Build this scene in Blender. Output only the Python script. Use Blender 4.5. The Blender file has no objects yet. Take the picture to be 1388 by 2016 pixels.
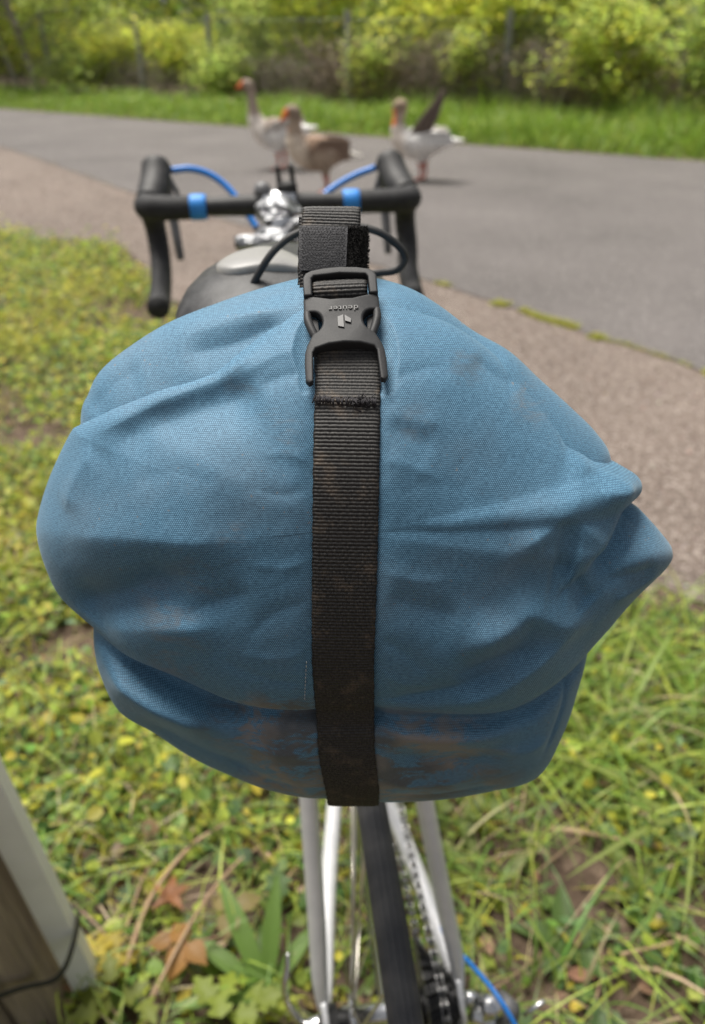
import bpy, bmesh, math, random
import numpy as np
from mathutils import Matrix, Vector
R = math.radians
rng = np.random.default_rng(7)
random.seed(7)
S = bpy.context.scene
COL = S.collection

# ------------------------------------------------------------------ camera
cam_d = bpy.data.cameras.new('camera')
cam = bpy.data.objects.new('camera', cam_d)
COL.objects.link(cam)
S.camera = cam
cam.location = (0, 0, 1.2)
cam.rotation_euler = (R(90 - 32), 0, 0)
cam_d.sensor_fit = 'VERTICAL'
cam_d.lens = 6.8                      # phone main camera
cam_d.sensor_height = 6.8 * 2016 / 1516
cam_d.sensor_width = 9
cam_d.clip_start = 0.02
cam_d.clip_end = 600
cam_d.dof.use_dof = True
cam_d.dof.focus_distance = 0.295
cam_d.dof.aperture_fstop = 2.1

# ------------------------------------------------------------------ sky, sun, exposure
W = bpy.data.worlds.new('World')
S.world = W
W.use_nodes = True
wn = W.node_tree
bg = wn.nodes['Background']
sky = wn.nodes.new('ShaderNodeTexSky')
sky.sky_type = 'NISHITA'
sky.sun_disc = False
SUN_EL, SUN_AZ = 68, -40               # azimuth clockwise from +Y
sky.sun_elevation = R(SUN_EL)
sky.sun_rotation = R(SUN_AZ)
sky.air_density = 1.0
sky.dust_density = 5.0
sky.ozone_density = 1.0
hs = wn.nodes.new('ShaderNodeHueSaturation')
hs.inputs['Saturation'].default_value = 0.22      # cloud cover: nearly neutral sky
wn.links.new(sky.outputs[0], hs.inputs['Color'])
wn.links.new(hs.outputs[0], bg.inputs['Color'])
bg.inputs['Strength'].default_value = 0.05
sun_d = bpy.data.lights.new('sun', 'SUN')
sun = bpy.data.objects.new('sun', sun_d)
COL.objects.link(sun)
sun_d.energy = 2.5
sun_d.angle = R(30)
sun_d.color = (1.0, 0.95, 0.87)
el, az = R(SUN_EL), R(SUN_AZ)
to_sun = Vector((math.sin(az) * math.cos(el), math.cos(az) * math.cos(el), math.sin(el)))
sun.rotation_euler = to_sun.to_track_quat('Z', 'Y').to_euler()
S.view_settings.view_transform = 'Standard'
S.view_settings.look = 'None'
S.view_settings.exposure = 1.24
S.view_settings.gamma = 1
S.render.engine = 'CYCLES'
S.cycles.use_denoising = True
S.cycles.max_bounces = 6
S.cycles.transparent_max_bounces = 6
S.cycles.sample_clamp_indirect = 4

# ------------------------------------------------------------------ helpers
def A(*a):
    return np.array(a, float)

def mesh_data(name, v, f, smooth=True):
    me = bpy.data.meshes.new(name)
    me.from_pydata([tuple(map(float, p)) for p in v], [], [tuple(map(int, q)) for q in f])
    if smooth:
        me.polygons.foreach_set('use_smooth', [True] * len(me.polygons))
    me.update()
    return me

def fast_mesh(name, v, f, smooth=True):
    """v (n,3), f (m,k) numpy, equal-sized faces"""
    v = np.asarray(v, np.float32)
    f = np.asarray(f, np.int32)
    me = bpy.data.meshes.new(name)
    me.vertices.add(len(v))
    me.vertices.foreach_set('co', v.ravel())
    m, k = f.shape
    me.loops.add(m * k)
    me.loops.foreach_set('vertex_index', f.ravel())
    me.polygons.add(m)
    me.polygons.foreach_set('loop_start', np.arange(0, m * k, k, dtype=np.int32))
    me.polygons.foreach_set('use_smooth', np.full(m, smooth))
    me.update(calc_edges=True)
    return me

def set_col(me, c):
    at = me.color_attributes.new('Col', 'FLOAT_COLOR', 'POINT')
    c = np.asarray(c, np.float32)
    if c.shape[1] == 3:
        c = np.concatenate([c, np.ones((len(c), 1), np.float32)], 1)
    at.data.foreach_set('color', c.ravel())

def set_uv(me, uv):
    """uv per vertex"""
    lay = me.uv_layers.new(name='UVMap')
    idx = np.empty(len(me.loops), np.int32)
    me.loops.foreach_get('vertex_index', idx)
    lay.data.foreach_set('uv', np.asarray(uv, np.float32)[idx].ravel())

def link(name, me, mat=None, parent=None, **props):
    o = bpy.data.objects.new(name, me)
    COL.objects.link(o)
    if mat is not None and me is not None and not me.materials:
        me.materials.append(mat)
    if parent is not None:
        o.parent = parent
    for k, v in props.items():
        o[k] = v
    return o

def thing(name, label, cat, loc=(0, 0, 0), rot=None, group=None):
    o = bpy.data.objects.new(name, None)
    COL.objects.link(o)
    o.empty_display_size = 0.05
    o.location = loc
    if rot is not None:
        o.rotation_euler = rot
    o['label'] = label
    o['category'] = cat
    if group:
        o['group'] = group
    return o

class MB:
    def __init__(s):
        s.v, s.f, s.n = [], [], 0
    def add(s, v, f):
        s.v.extend([tuple(map(float, p)) for p in v])
        s.f.extend([tuple(i + s.n for i in q) for q in f])
        s.n += len(v)
        return s
    def mesh(s, name, smooth=True):
        return mesh_data(name, s.v, s.f, smooth)
    def build(s, name, mat, parent=None, smooth=True, **p):
        return link(name, s.mesh(name, smooth), mat, parent, **p)

def smooth_path(pts, n, closed=False):
    p = np.asarray(pts, float)
    m = len(p)
    out = []
    segs = m if closed else m - 1
    per = max(1, int(round(n / segs)))
    for i in range(segs):
        if closed:
            a, b, c, d = p[(i - 1) % m], p[i], p[(i + 1) % m], p[(i + 2) % m]
        else:
            b, c = p[i], p[i + 1]
            a = p[i - 1] if i > 0 else 2 * b - c
            d = p[i + 2] if i + 2 < m else 2 * c - b
        for k in range(per):
            t = k / per
            out.append(0.5 * ((2 * b) + (c - a) * t + (2 * a - 5 * b + 4 * c - d) * t * t + (3 * b - a - 3 * c + d) * t ** 3))
    if not closed:
        out.append(p[-1])
    return np.array(out)

def tube(pts, rad, seg=10, caps=True, flat=1.0, up=None):
    p = np.asarray(pts, float)
    n = len(p)
    r = np.full(n, rad, float) if np.isscalar(rad) else np.interp(np.linspace(0, 1, n), np.linspace(0, 1, len(rad)), rad)
    T = np.gradient(p, axis=0)
    T /= np.linalg.norm(T, axis=1)[:, None] + 1e-12
    u = A(0, 0, 1) if up is None else np.asarray(up, float)
    if abs(T[0] @ u) > .95:
        u = A(1, 0, 0)
    V, F = [], []
    N = u - T[0] * (u @ T[0])
    N /= np.linalg.norm(N)
    ang = np.arange(seg) * 2 * np.pi / seg
    for i in range(n):
        N = N - T[i] * (N @ T[i])
        N /= np.linalg.norm(N) + 1e-12
        Bn = np.cross(T[i], N)
        V.append(p[i] + r[i] * (np.cos(ang)[:, None] * N * flat + np.sin(ang)[:, None] * Bn))
    V = np.concatenate(V)
    for i in range(n - 1):
        for k in range(seg):
            k2 = (k + 1) % seg
            F.append((i * seg + k, i * seg + k2, (i + 1) * seg + k2, (i + 1) * seg + k))
    if caps:
        F.append(tuple(range(seg - 1, -1, -1)))
        F.append(tuple((n - 1) * seg + k for k in range(seg)))
    return V, F

def lathe(profile, axis_o, axis, seg=32, ref=None):
    """profile (r, h) list; closed ring surface along axis"""
    ax = np.asarray(axis, float)
    ax = ax / np.linalg.norm(ax)
    u = A(0, 0, 1) if abs(ax[2]) < .9 else A(1, 0, 0)
    u = u - ax * (u @ ax)
    u /= np.linalg.norm(u)
    w = np.cross(ax, u)
    V, F = [], []
    m = len(profile)
    for k in range(seg):
        t = 2 * np.pi * k / seg
        for r, hgt in profile:
            V.append(np.asarray(axis_o) + ax * hgt + r * (np.cos(t) * u + np.sin(t) * w))
    for k in range(seg):
        k2 = (k + 1) % seg
        for j in range(m - 1):
            F.append((k * m + j, k * m + j + 1, k2 * m + j + 1, k2 * m + j))
    return V, F

def plate(poly, z0, z1, bevel=0.0, segs=2, holes=None):
    """extruded concave polygon, edges bevelled -> verts, faces"""
    bm = bmesh.new()
    vs = [bm.verts.new((x, y, z0)) for x, y in poly]
    f = bm.faces.new(vs)
    if f.normal.z == 0:
        bm.normal_update()
    f.normal_update()
    if f.normal.z > 0:
        bmesh.ops.reverse_faces(bm, faces=[f])
    r = bmesh.ops.extrude_face_region(bm, geom=[f])
    nv = [e for e in r['geom'] if isinstance(e, bmesh.types.BMVert)]
    bmesh.ops.translate(bm, vec=(0, 0, z1 - z0), verts=nv)
    bmesh.ops.recalc_face_normals(bm, faces=bm.faces)
    if bevel:
        es = [e for e in bm.edges if len(e.link_faces) == 2 and e.calc_face_angle(0) > .6 and abs(e.verts[0].co.z - e.verts[1].co.z) < 1e-9]
        bmesh.ops.bevel(bm, geom=es, offset=bevel, segments=segs, profile=.6, affect='EDGES', clamp_overlap=True)
    bmesh.ops.triangulate(bm, faces=[f for f in bm.faces if len(f.verts) > 4])
    bm.verts.index_update()
    v = [tuple(x.co) for x in bm.verts]
    fc = [tuple(x.index for x in f.verts) for f in bm.faces]
    bm.free()
    return v, fc

def box(c, s, bevel=0.0, M=None):
    x, y, z = s[0] / 2, s[1] / 2, s[2] / 2
    v, f = plate([(-x, -y), (x, -y), (x, y), (-x, y)], -z, z, bevel)
    v = np.array(v)
    if M is not None:
        v = v @ np.asarray(M, float).T
    return v + np.asarray(c, float), f

def waves(x, y, seed, sc):
    """cheap smooth noise in about -1..1"""
    r = np.random.default_rng(seed)
    o = 0
    for i in range(7):
        a = r.uniform(0, 2 * np.pi)
        k = sc * r.uniform(.6, 1.7)
        o = o + np.sin((x * np.cos(a) + y * np.sin(a)) * k + r.uniform(0, 6.3))
    return o / 3.2

# ------------------------------------------------------------------ materials
def nt(m):
    return m.node_tree.nodes, m.node_tree.links

def mat_basic(name, col, rough=.5, metal=0, spec=.5, noise=None, bump=None, sheen=0):
    """noise=(scale, col2, detail) object-space colour variation; bump=(scale, dist)"""
    m = bpy.data.materials.new(name)
    m.use_nodes = True
    N, L = nt(m)
    b = N['Principled BSDF']
    b.inputs['Base Color'].default_value = (*col, 1)
    b.inputs['Roughness'].default_value = rough
    b.inputs['Metallic'].default_value = metal
    b.inputs['Specular IOR Level'].default_value = spec
    if sheen:
        b.inputs['Sheen Weight'].default_value = sheen
    tc = N.new('ShaderNodeTexCoord')
    if noise:
        t = N.new('ShaderNodeTexNoise')
        t.inputs['Scale'].default_value = noise[0]
        t.inputs['Detail'].default_value = noise[2] if len(noise) > 2 else 4
        L.new(tc.outputs['Object'], t.inputs['Vector'])
        rp = N.new('ShaderNodeValToRGB')
        rp.color_ramp.elements[0].position = .35
        rp.color_ramp.elements[1].position = .65
        rp.color_ramp.elements[0].color = (*col, 1)
        rp.color_ramp.elements[1].color = (*noise[1], 1)
        L.new(t.outputs['Fac'], rp.inputs['Fac'])
        L.new(rp.outputs[0], b.inputs['Base Color'])
    if bump:
        t2 = N.new('ShaderNodeTexNoise')
        t2.inputs['Scale'].default_value = bump[0]
        t2.inputs['Detail'].default_value = 3
        L.new(tc.outputs['Object'], t2.inputs['Vector'])
        bp = N.new('ShaderNodeBump')
        bp.inputs['Distance'].default_value = bump[1]
        L.new(t2.outputs['Fac'], bp.inputs['Height'])
        L.new(bp.outputs[0], b.inputs['Normal'])
    return m

def mat_leaf(name, trans=.35, rough=.5, glow=1.3):
    m = bpy.data.materials.new(name)
    m.use_nodes = True
    N, L = nt(m)
    b = N['Principled BSDF']
    b.inputs['Roughness'].default_value = rough
    b.inputs['Specular IOR Level'].default_value = .35
    at = N.new('ShaderNodeAttribute')
    at.attribute_name = 'Col'
    L.new(at.outputs['Color'], b.inputs['Base Color'])
    tr = N.new('ShaderNodeBsdfTranslucent')
    mx = N.new('ShaderNodeMixShader')
    mx.inputs[0].default_value = trans
    g = N.new('ShaderNodeHueSaturation')
    g.inputs['Value'].default_value = glow
    L.new(at.outputs['Color'], g.inputs['Color'])
    L.new(g.outputs[0], tr.inputs['Color'])
    L.new(b.outputs[0], mx.inputs[1])
    L.new(tr.outputs[0], mx.inputs[2])
    L.new(mx.outputs[0], N['Material Output'].inputs['Surface'])
    return m

def mathn(N, L, op, a, b=None, c=None):
    n = N.new('ShaderNodeMath')
    n.operation = op
    for i, x in enumerate((a, b, c)):
        if x is None:
            continue
        if isinstance(x, (int, float)):
            n.inputs[i].default_value = x
        else:
            L.new(x, n.inputs[i])
    return n.outputs[0]

def mat_fabric():
    m = bpy.data.materials.new('blue_woven_fabric')
    m.use_nodes = True
    N, L = nt(m)
    b = N['Principled BSDF']
    b.inputs['Roughness'].default_value = .62
    b.inputs['Specular IOR Level'].default_value = .35
    b.inputs['Sheen Weight'].default_value = .22
    b.inputs['Sheen Roughness'].default_value = .38
    b.inputs['Sheen Tint'].default_value = (.75, .9, 1, 1)
    uv = N.new('ShaderNodeUVMap')
    # slight distortion of the yarn lines
    ns = N.new('ShaderNodeTexNoise')
    ns.inputs['Scale'].default_value = 60
    L.new(uv.outputs[0], ns.inputs['Vector'])
    sc = N.new('ShaderNodeVectorMath')
    sc.operation = 'SCALE'
    sc.inputs['Scale'].default_value = .0012
    L.new(ns.outputs['Color'], sc.inputs[0])
    ad = N.new('ShaderNodeVectorMath')
    L.new(uv.outputs[0], ad.inputs[0])
    L.new(sc.outputs[0], ad.inputs[1])
    sp = N.new('ShaderNodeSeparateXYZ')
    L.new(ad.outputs[0], sp.inputs[0])
    kx, ky = 2 * math.pi / .00082, 2 * math.pi / .00072
    row = mathn(N, L, 'FLOOR', mathn(N, L, 'MULTIPLY', sp.outputs[1], 1 / .00072))
    off = mathn(N, L, 'MULTIPLY', row, math.pi)
    sx = mathn(N, L, 'SINE', mathn(N, L, 'ADD', mathn(N, L, 'MULTIPLY', sp.outputs[0], kx), off))
    sy = mathn(N, L, 'SINE', mathn(N, L, 'ADD', mathn(N, L, 'MULTIPLY', sp.outputs[1], ky), -1.57))
    wv = mathn(N, L, 'MULTIPLY_ADD', sx, .33, mathn(N, L, 'MULTIPLY_ADD', sy, .17, .5))
    # yarn to yarn colour variation (melange)
    mp = N.new('ShaderNodeMapping')
    mp.inputs['Scale'].default_value = (500, 1600, 1)
    L.new(uv.outputs[0], mp.inputs[0])
    n2 = N.new('ShaderNodeTexNoise')
    n2.inputs['Scale'].default_value = 1
    n2.inputs['Detail'].default_value = 2
    L.new(mp.outputs[0], n2.inputs['Vector'])
    fac = mathn(N, L, 'MULTIPLY_ADD', n2.outputs['Fac'], .9, mathn(N, L, 'ADD', wv, -.45))
    rp = N.new('ShaderNodeValToRGB')
    e = rp.color_ramp.elements
    e[0].position, e[0].color = .12, (.022, .068, .120, 1)
    e[1].position, e[1].color = .9, (.140, .300, .435, 1)
    q = rp.color_ramp.elements.new(.5)
    q.color = (.062, .160, .255, 1)
    L.new(fac, rp.inputs['Fac'])
    # mud and dust, low spots strengthened to paint in shade on the underside: (u, v, radius, strength)
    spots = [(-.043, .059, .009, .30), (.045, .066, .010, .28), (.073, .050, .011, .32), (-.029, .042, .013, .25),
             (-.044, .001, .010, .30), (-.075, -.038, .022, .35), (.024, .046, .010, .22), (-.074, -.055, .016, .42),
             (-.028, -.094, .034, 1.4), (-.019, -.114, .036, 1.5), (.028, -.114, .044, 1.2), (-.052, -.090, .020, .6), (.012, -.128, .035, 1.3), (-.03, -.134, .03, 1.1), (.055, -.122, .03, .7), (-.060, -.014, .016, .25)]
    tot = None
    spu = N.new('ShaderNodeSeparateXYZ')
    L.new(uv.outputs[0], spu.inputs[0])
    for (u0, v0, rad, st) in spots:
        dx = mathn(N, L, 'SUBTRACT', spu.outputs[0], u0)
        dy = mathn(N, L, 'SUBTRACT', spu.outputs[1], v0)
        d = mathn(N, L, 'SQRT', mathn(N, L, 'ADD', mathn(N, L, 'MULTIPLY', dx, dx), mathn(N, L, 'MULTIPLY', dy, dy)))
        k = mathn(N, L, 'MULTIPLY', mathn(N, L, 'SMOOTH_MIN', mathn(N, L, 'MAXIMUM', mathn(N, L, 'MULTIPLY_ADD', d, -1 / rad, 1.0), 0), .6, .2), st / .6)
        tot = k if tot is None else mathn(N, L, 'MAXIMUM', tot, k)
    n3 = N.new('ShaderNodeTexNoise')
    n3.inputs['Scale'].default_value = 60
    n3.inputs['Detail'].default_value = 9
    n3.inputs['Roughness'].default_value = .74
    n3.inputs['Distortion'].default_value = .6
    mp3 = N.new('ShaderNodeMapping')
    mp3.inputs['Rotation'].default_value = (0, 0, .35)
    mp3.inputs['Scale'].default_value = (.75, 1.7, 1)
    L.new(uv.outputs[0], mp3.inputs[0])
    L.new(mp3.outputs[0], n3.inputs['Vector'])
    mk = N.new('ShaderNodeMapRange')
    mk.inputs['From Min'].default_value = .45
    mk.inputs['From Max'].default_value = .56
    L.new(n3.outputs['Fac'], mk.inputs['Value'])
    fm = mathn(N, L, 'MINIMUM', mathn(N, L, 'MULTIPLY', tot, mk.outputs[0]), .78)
    # overall thin dust film
    n4 = N.new('ShaderNodeTexNoise')
    n4.inputs['Scale'].default_value = 22
    n4.inputs['Detail'].default_value = 6
    L.new(uv.outputs[0], n4.inputs['Vector'])
    film = N.new('ShaderNodeMapRange')
    film.inputs['From Min'].default_value = .45
    film.inputs['From Max'].default_value = .75
    film.inputs['To Max'].default_value = .16
    L.new(n4.outputs['Fac'], film.inputs['Value'])
    n6 = N.new('ShaderNodeTexNoise')
    n6.inputs['Scale'].default_value = 520
    n6.inputs['Detail'].default_value = 1
    L.new(uv.outputs[0], n6.inputs['Vector'])
    sk = N.new('ShaderNodeMapRange')
    sk.inputs['From Min'].default_value = .70
    sk.inputs['From Max'].default_value = .74
    sk.inputs['To Max'].default_value = .5
    L.new(n6.outputs['Fac'], sk.inputs['Value'])
    n7 = N.new('ShaderNodeTexNoise')
    n7.inputs['Scale'].default_value = 26
    L.new(uv.outputs[0], n7.inputs['Vector'])
    sk2 = N.new('ShaderNodeMapRange')
    sk2.inputs['From Min'].default_value = .48
    sk2.inputs['From Max'].default_value = .60
    L.new(n7.outputs['Fac'], sk2.inputs['Value'])
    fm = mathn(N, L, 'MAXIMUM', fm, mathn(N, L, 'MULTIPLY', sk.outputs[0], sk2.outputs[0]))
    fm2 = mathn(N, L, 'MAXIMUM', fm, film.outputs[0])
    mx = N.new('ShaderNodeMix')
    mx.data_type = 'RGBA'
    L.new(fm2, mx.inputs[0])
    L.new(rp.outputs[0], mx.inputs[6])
    n5 = N.new('ShaderNodeTexNoise')
    n5.inputs['Scale'].default_value = 28
    n5.inputs['Detail'].default_value = 5
    L.new(uv.outputs[0], n5.inputs['Vector'])
    mud_shade = N.new('ShaderNodeValToRGB')
    mud_shade.color_ramp.elements[0].position = .42
    mud_shade.color_ramp.elements[0].color = (.085, .070, .057, 1)  # dark mud tone, deepened to stand in for shade at the bag's bottom
    mud_shade.color_ramp.elements[1].position = .58
    mud_shade.color_ramp.elements[1].color = (.235, .185, .142, 1)
    L.new(n5.outputs['Fac'], mud_shade.inputs['Fac'])
    L.new(mud_shade.outputs[0], mx.inputs[7])
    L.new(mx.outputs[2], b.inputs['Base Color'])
    bp = N.new('ShaderNodeBump')
    bp.inputs['Strength'].default_value = .55
    bp.inputs['Distance'].default_value = .00016
    L.new(wv, bp.inputs['Height'])
    L.new(bp.outputs[0], b.inputs['Normal'])
    return m

def mat_webbing():
    """black ribbed webbing: UV.x along (m), UV.y across (m)"""
    m = bpy.data.materials.new('black_webbing')
    m.use_nodes = True
    N, L = nt(m)
    b = N['Principled BSDF']
    b.inputs['Roughness'].default_value = .6
    b.inputs['Specular IOR Level'].default_value = .45
    uv = N.new('ShaderNodeUVMap')
    mp = N.new('ShaderNodeMapping')
    mp.inputs['Scale'].default_value = (700, 1400, 1)
    L.new(uv.outputs[0], mp.inputs[0])
    n = N.new('ShaderNodeTexNoise')
    n.inputs['Scale'].default_value = 1
    n.inputs['Detail'].default_value = 2
    L.new(mp.outputs[0], n.inputs['Vector'])
    rp = N.new('ShaderNodeValToRGB')
    rp.color_ramp.elements[0].position = .35
    rp.color_ramp.elements[0].color = (.0035, .0033, .0034, 1)
    rp.color_ramp.elements[1].position = .75
    rp.color_ramp.elements[1].color = (.040, .037, .034, 1)
    L.new(n.outputs['Fac'], rp.inputs['Fac'])
    n3 = N.new('ShaderNodeTexNoise')
    n3.inputs['Scale'].default_value = 60
    n3.inputs['Detail'].default_value = 8
    n3.inputs['Roughness'].default_value = .75
    L.new(uv.outputs[0], n3.inputs['Vector'])
    mk = N.new('ShaderNodeMapRange')
    mk.inputs['From Min'].default_value = .53
    mk.inputs['From Max'].default_value = .68
    mk.inputs['To Max'].default_value = .60
    L.new(n3.outputs['Fac'], mk.inputs['Value'])
    mx = N.new('ShaderNodeMix')
    mx.data_type = 'RGBA'
    L.new(mk.outputs[0], mx.inputs[0])
    L.new(rp.outputs[0], mx.inputs[6])
    mx.inputs[7].default_value = (.135, .098, .066, 1)
    L.new(mx.outputs[2], b.inputs['Base Color'])
    bp = N.new('ShaderNodeBump')
    bp.inputs['Strength'].default_value = .5
    bp.inputs['Distance'].default_value = .0003
    L.new(n.outputs['Fac'], bp.inputs['Height'])
    L.new(bp.outputs[0], b.inputs['Normal'])
    return m

def mat_ground(name, c1, c2, c3, scale, speck=None, rough=.9, bumpd=.004):
    m = bpy.data.materials.new(name)
    m.use_nodes = True
    N, L = nt(m)
    b = N['Principled BSDF']
    b.inputs['Roughness'].default_value = rough
    b.inputs['Specular IOR Level'].default_value = .3
    tc = N.new('ShaderNodeTexCoord')
    n = N.new('ShaderNodeTexNoise')
    n.inputs['Scale'].default_value = scale
    n.inputs['Detail'].default_value = 9
    n.inputs['Roughness'].default_value = .65
    L.new(tc.outputs['Object'], n.inputs['Vector'])
    rp = N.new('ShaderNodeValToRGB')
    e = rp.color_ramp.elements
    e[0].position, e[0].color = .3, (*c1, 1)
    e[1].position, e[1].color = .7, (*c3, 1)
    rp.color_ramp.elements.new(.5).color = (*c2, 1)
    L.new(n.outputs['Fac'], rp.inputs['Fac'])
    out = rp.outputs[0]
    big = N.new('ShaderNodeTexNoise')
    big.inputs['Scale'].default_value = .9
    big.inputs['Detail'].default_value = 5
    L.new(tc.outputs['Object'], big.inputs['Vector'])
    bm_ = N.new('ShaderNodeMapRange')
    bm_.inputs['From Min'].default_value = .3
    bm_.inputs['From Max'].default_value = .7
    bm_.inputs['To Min'].default_value = .8
    bm_.inputs['To Max'].default_value = 1.18
    L.new(big.outputs['Fac'], bm_.inputs['Value'])
    ml = N.new('ShaderNodeVectorMath')
    ml.operation = 'SCALE'
    L.new(out, ml.inputs[0])
    L.new(bm_.outputs[0], ml.inputs['Scale'])
    out = ml.outputs[0]
    if speck:
        vo = N.new('ShaderNodeTexVoronoi')
        vo.inputs['Scale'].default_value = speck[0]
        L.new(tc.outputs['Object'], vo.inputs['Vector'])
        mx = N.new('ShaderNodeMix')
        mx.data_type = 'RGBA'
        mr = N.new('ShaderNodeMapRange')
        mr.inputs['From Min'].default_value = 1 - speck[2]
        mr.inputs['From Max'].default_value = 1
        sepc = N.new('ShaderNodeSeparateColor')
        L.new(vo.outputs['Color'], sepc.inputs[0])
        L.new(sepc.outputs[0], mr.inputs['Value'])
        L.new(mr.outputs[0], mx.inputs[0])
        L.new(out, mx.inputs[6])
        mx.inputs[7].default_value = (*speck[1], 1)
        out = mx.outputs[2]
        bp = N.new('ShaderNodeBump')
        bp.inputs['Distance'].default_value = bumpd
        bp.inputs['Strength'].default_value = .7
        L.new(vo.outputs['Distance'], bp.inputs['Height'])
        L.new(bp.outputs[0], b.inputs['Normal'])
    L.new(out, b.inputs['Base Color'])
    return m

def mat_attr(name, rough=.6, noise=None):
    m = bpy.data.materials.new(name)
    m.use_nodes = True
    N, L = nt(m)
    b = N['Principled BSDF']
    b.inputs['Roughness'].default_value = rough
    b.inputs['Specular IOR Level'].default_value = .25
    at = N.new('ShaderNodeAttribute')
    at.attribute_name = 'Col'
    out = at.outputs['Color']
    if noise:
        tc = N.new('ShaderNodeTexCoord')
        n = N.new('ShaderNodeTexNoise')
        n.inputs['Scale'].default_value = noise
        n.inputs['Detail'].default_value = 5
        L.new(tc.outputs['Object'], n.inputs['Vector'])
        mr = N.new('ShaderNodeMapRange')
        mr.inputs['From Min'].default_value = .3
        mr.inputs['From Max'].default_value = .7
        mr.inputs['To Min'].default_value = .8
        mr.inputs['To Max'].default_value = 1.25
        L.new(n.outputs['Fac'], mr.inputs['Value'])
        ml = N.new('ShaderNodeVectorMath')
        ml.operation = 'SCALE'
        L.new(out, ml.inputs[0])
        L.new(mr.outputs[0], ml.inputs['Scale'])
        out = ml.outputs[0]
    L.new(out, b.inputs['Base Color'])
    return m

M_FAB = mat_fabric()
M_WEB = mat_webbing()
M_PLA = mat_basic('black_moulded_plastic', (.020, .0205, .022), .58, 0, .35, (900, (.026, .026, .027)), (2500, .00005))
M_PLG = mat_basic('glossy_black_plastic', (.042, .042, .044), .40, 0, .5)
M_VEL = mat_basic('velcro_hook', (.018, .018, .020), .7, 0, .4, (1500, (.055, .055, .060), 2), (1300, .0004))
M_FUZ = mat_basic('velcro_loop', (.006, .006, .006), .95, 0, .1, (1200, (.022, .021, .020)), (900, .0008))
M_THR = mat_basic('black_thread', (.02, .018, .022), .8, bump=(3000, .0002))
M_WTH = mat_basic('pale_thread', (.35, .38, .40), .8)
M_TAPE = mat_basic('black_bar_tape', (.022, .022, .023), .72, 0, .35, (90, (.034, .034, .035)), (260, .0006))
M_RUB = mat_basic('black_rubber', (.020, .020, .021), .6, 0, .4, (60, (.035, .034, .033)))
M_TYRE = mat_basic('tyre_rubber', (.050, .050, .053), .68, 0, .35, (45, (.095, .092, .089)), (500, .0003))
M_BLUE = mat_basic('blue_cable', (.012, .19, .62), .38, 0, .5)
M_BLT = mat_basic('blue_tape', (.02, .20, .60), .5, 0, .4, (80, (.04, .27, .72)))
M_SIL = mat_basic('silver_paint', (.56, .565, .58), .34, .3, .5, (40, (.64, .64, .65)))
M_ALU = mat_basic('polished_alloy', (.70, .70, .71), .22, 1.0, .5, (60, (.55, .55, .55)))
M_STE = mat_basic('spoke_steel', (.62, .58, .52), .3, .9, .5)
M_DSTE = mat_basic('dark_sprocket_steel', (.045, .045, .047), .42, .7, .5, (80, (.02, .02, .02)))
M_CHN = mat_basic('chain_steel', (.36, .36, .36), .35, .9, .5, (300, (.10, .095, .09)))
M_FOIL = mat_basic('silver_foil', (.55, .56, .57), .4, .75, .5, (38, (.09, .09, .10)), (70, .012))
M_SAD = mat_basic('black_saddle_cover', (.009, .009, .010), .55, 0, .5, (120, (.038, .038, .039)), (700, .0002))
M_SADG = mat_basic('grey_saddle_panel', (.27, .265, .25), .45, 0, .5, (60, (.24, .235, .23)))
M_GREY = mat_basic('grey_plastic', (.12, .12, .125), .5)
def stretch(m, sc):
    N, L = nt(m)
    tc = next(n for n in N if n.type == 'TEX_COORD')
    mp = N.new('ShaderNodeMapping')
    mp.inputs['Scale'].default_value = sc
    L.new(tc.outputs['Object'], mp.inputs[0])
    for n in list(N):
        if n.type == 'TEX_NOISE':
            L.new(mp.outputs[0], n.inputs['Vector'])
    return m
M_WOOD = mat_basic('weathered_wood', (.36, .29, .21), .9, 0, .2, (14, (.22, .175, .13), 9), (45, .006))
stretch(M_WOOD, (5, 5, .35))
M_WHT = mat_basic('white_plastic', (.88, .87, .84), .45, 0, .4, (12, (.76, .75, .71), 6))
M_LEAF = mat_leaf('foliage', .45)
M_HEDGE = mat_leaf('hedge_foliage', .62, .5, 1.75)
M_GRASS = mat_leaf('grass_blade', .3, .45)
M_LIT = mat_attr('leaf_litter', .9)
M_BARK = mat_basic('bark', (.17, .145, .12), .95, 0, .2, (18, (.10, .085, .07), 7), (40, .01))
M_TWIG = mat_basic('dry_twigs', (.34, .27, .21), .95, 0, .2, (7, (.22, .17, .13)))
M_POST = mat_basic('grey_concrete_post', (.30, .30, .30), .85, 0, .3, (9, (.29, .29, .29), 6), (60, .002))
M_WIRE = mat_basic('galvanised_wire', (.30, .30, .30), .5, .6)
M_STRAW = mat_basic('dry_straw', (.38, .27, .17), .85, 0, .25, (25, (.27, .18, .11)))
M_FEA = mat_attr('goose_plumage', .85, 55)

# ------------------------------------------------------------------ ground, gravel strip, asphalt path
def sheet(name, poly, z, mat, sub=None):
    me = mesh_data(name, [(x, y, z) for x, y in poly], [tuple(range(len(poly)))], False)
    return link(name, me, mat, kind='structure')

M_SOIL = mat_ground('soil', (.045, .030, .021), (.075, .050, .034), (.115, .082, .055), 9, (55, (.14, .10, .07), .25), bumpd=.01)
sheet('ground', [(-300, -300), (300, -300), (300, 300), (-300, 300)], 0, M_SOIL)
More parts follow.
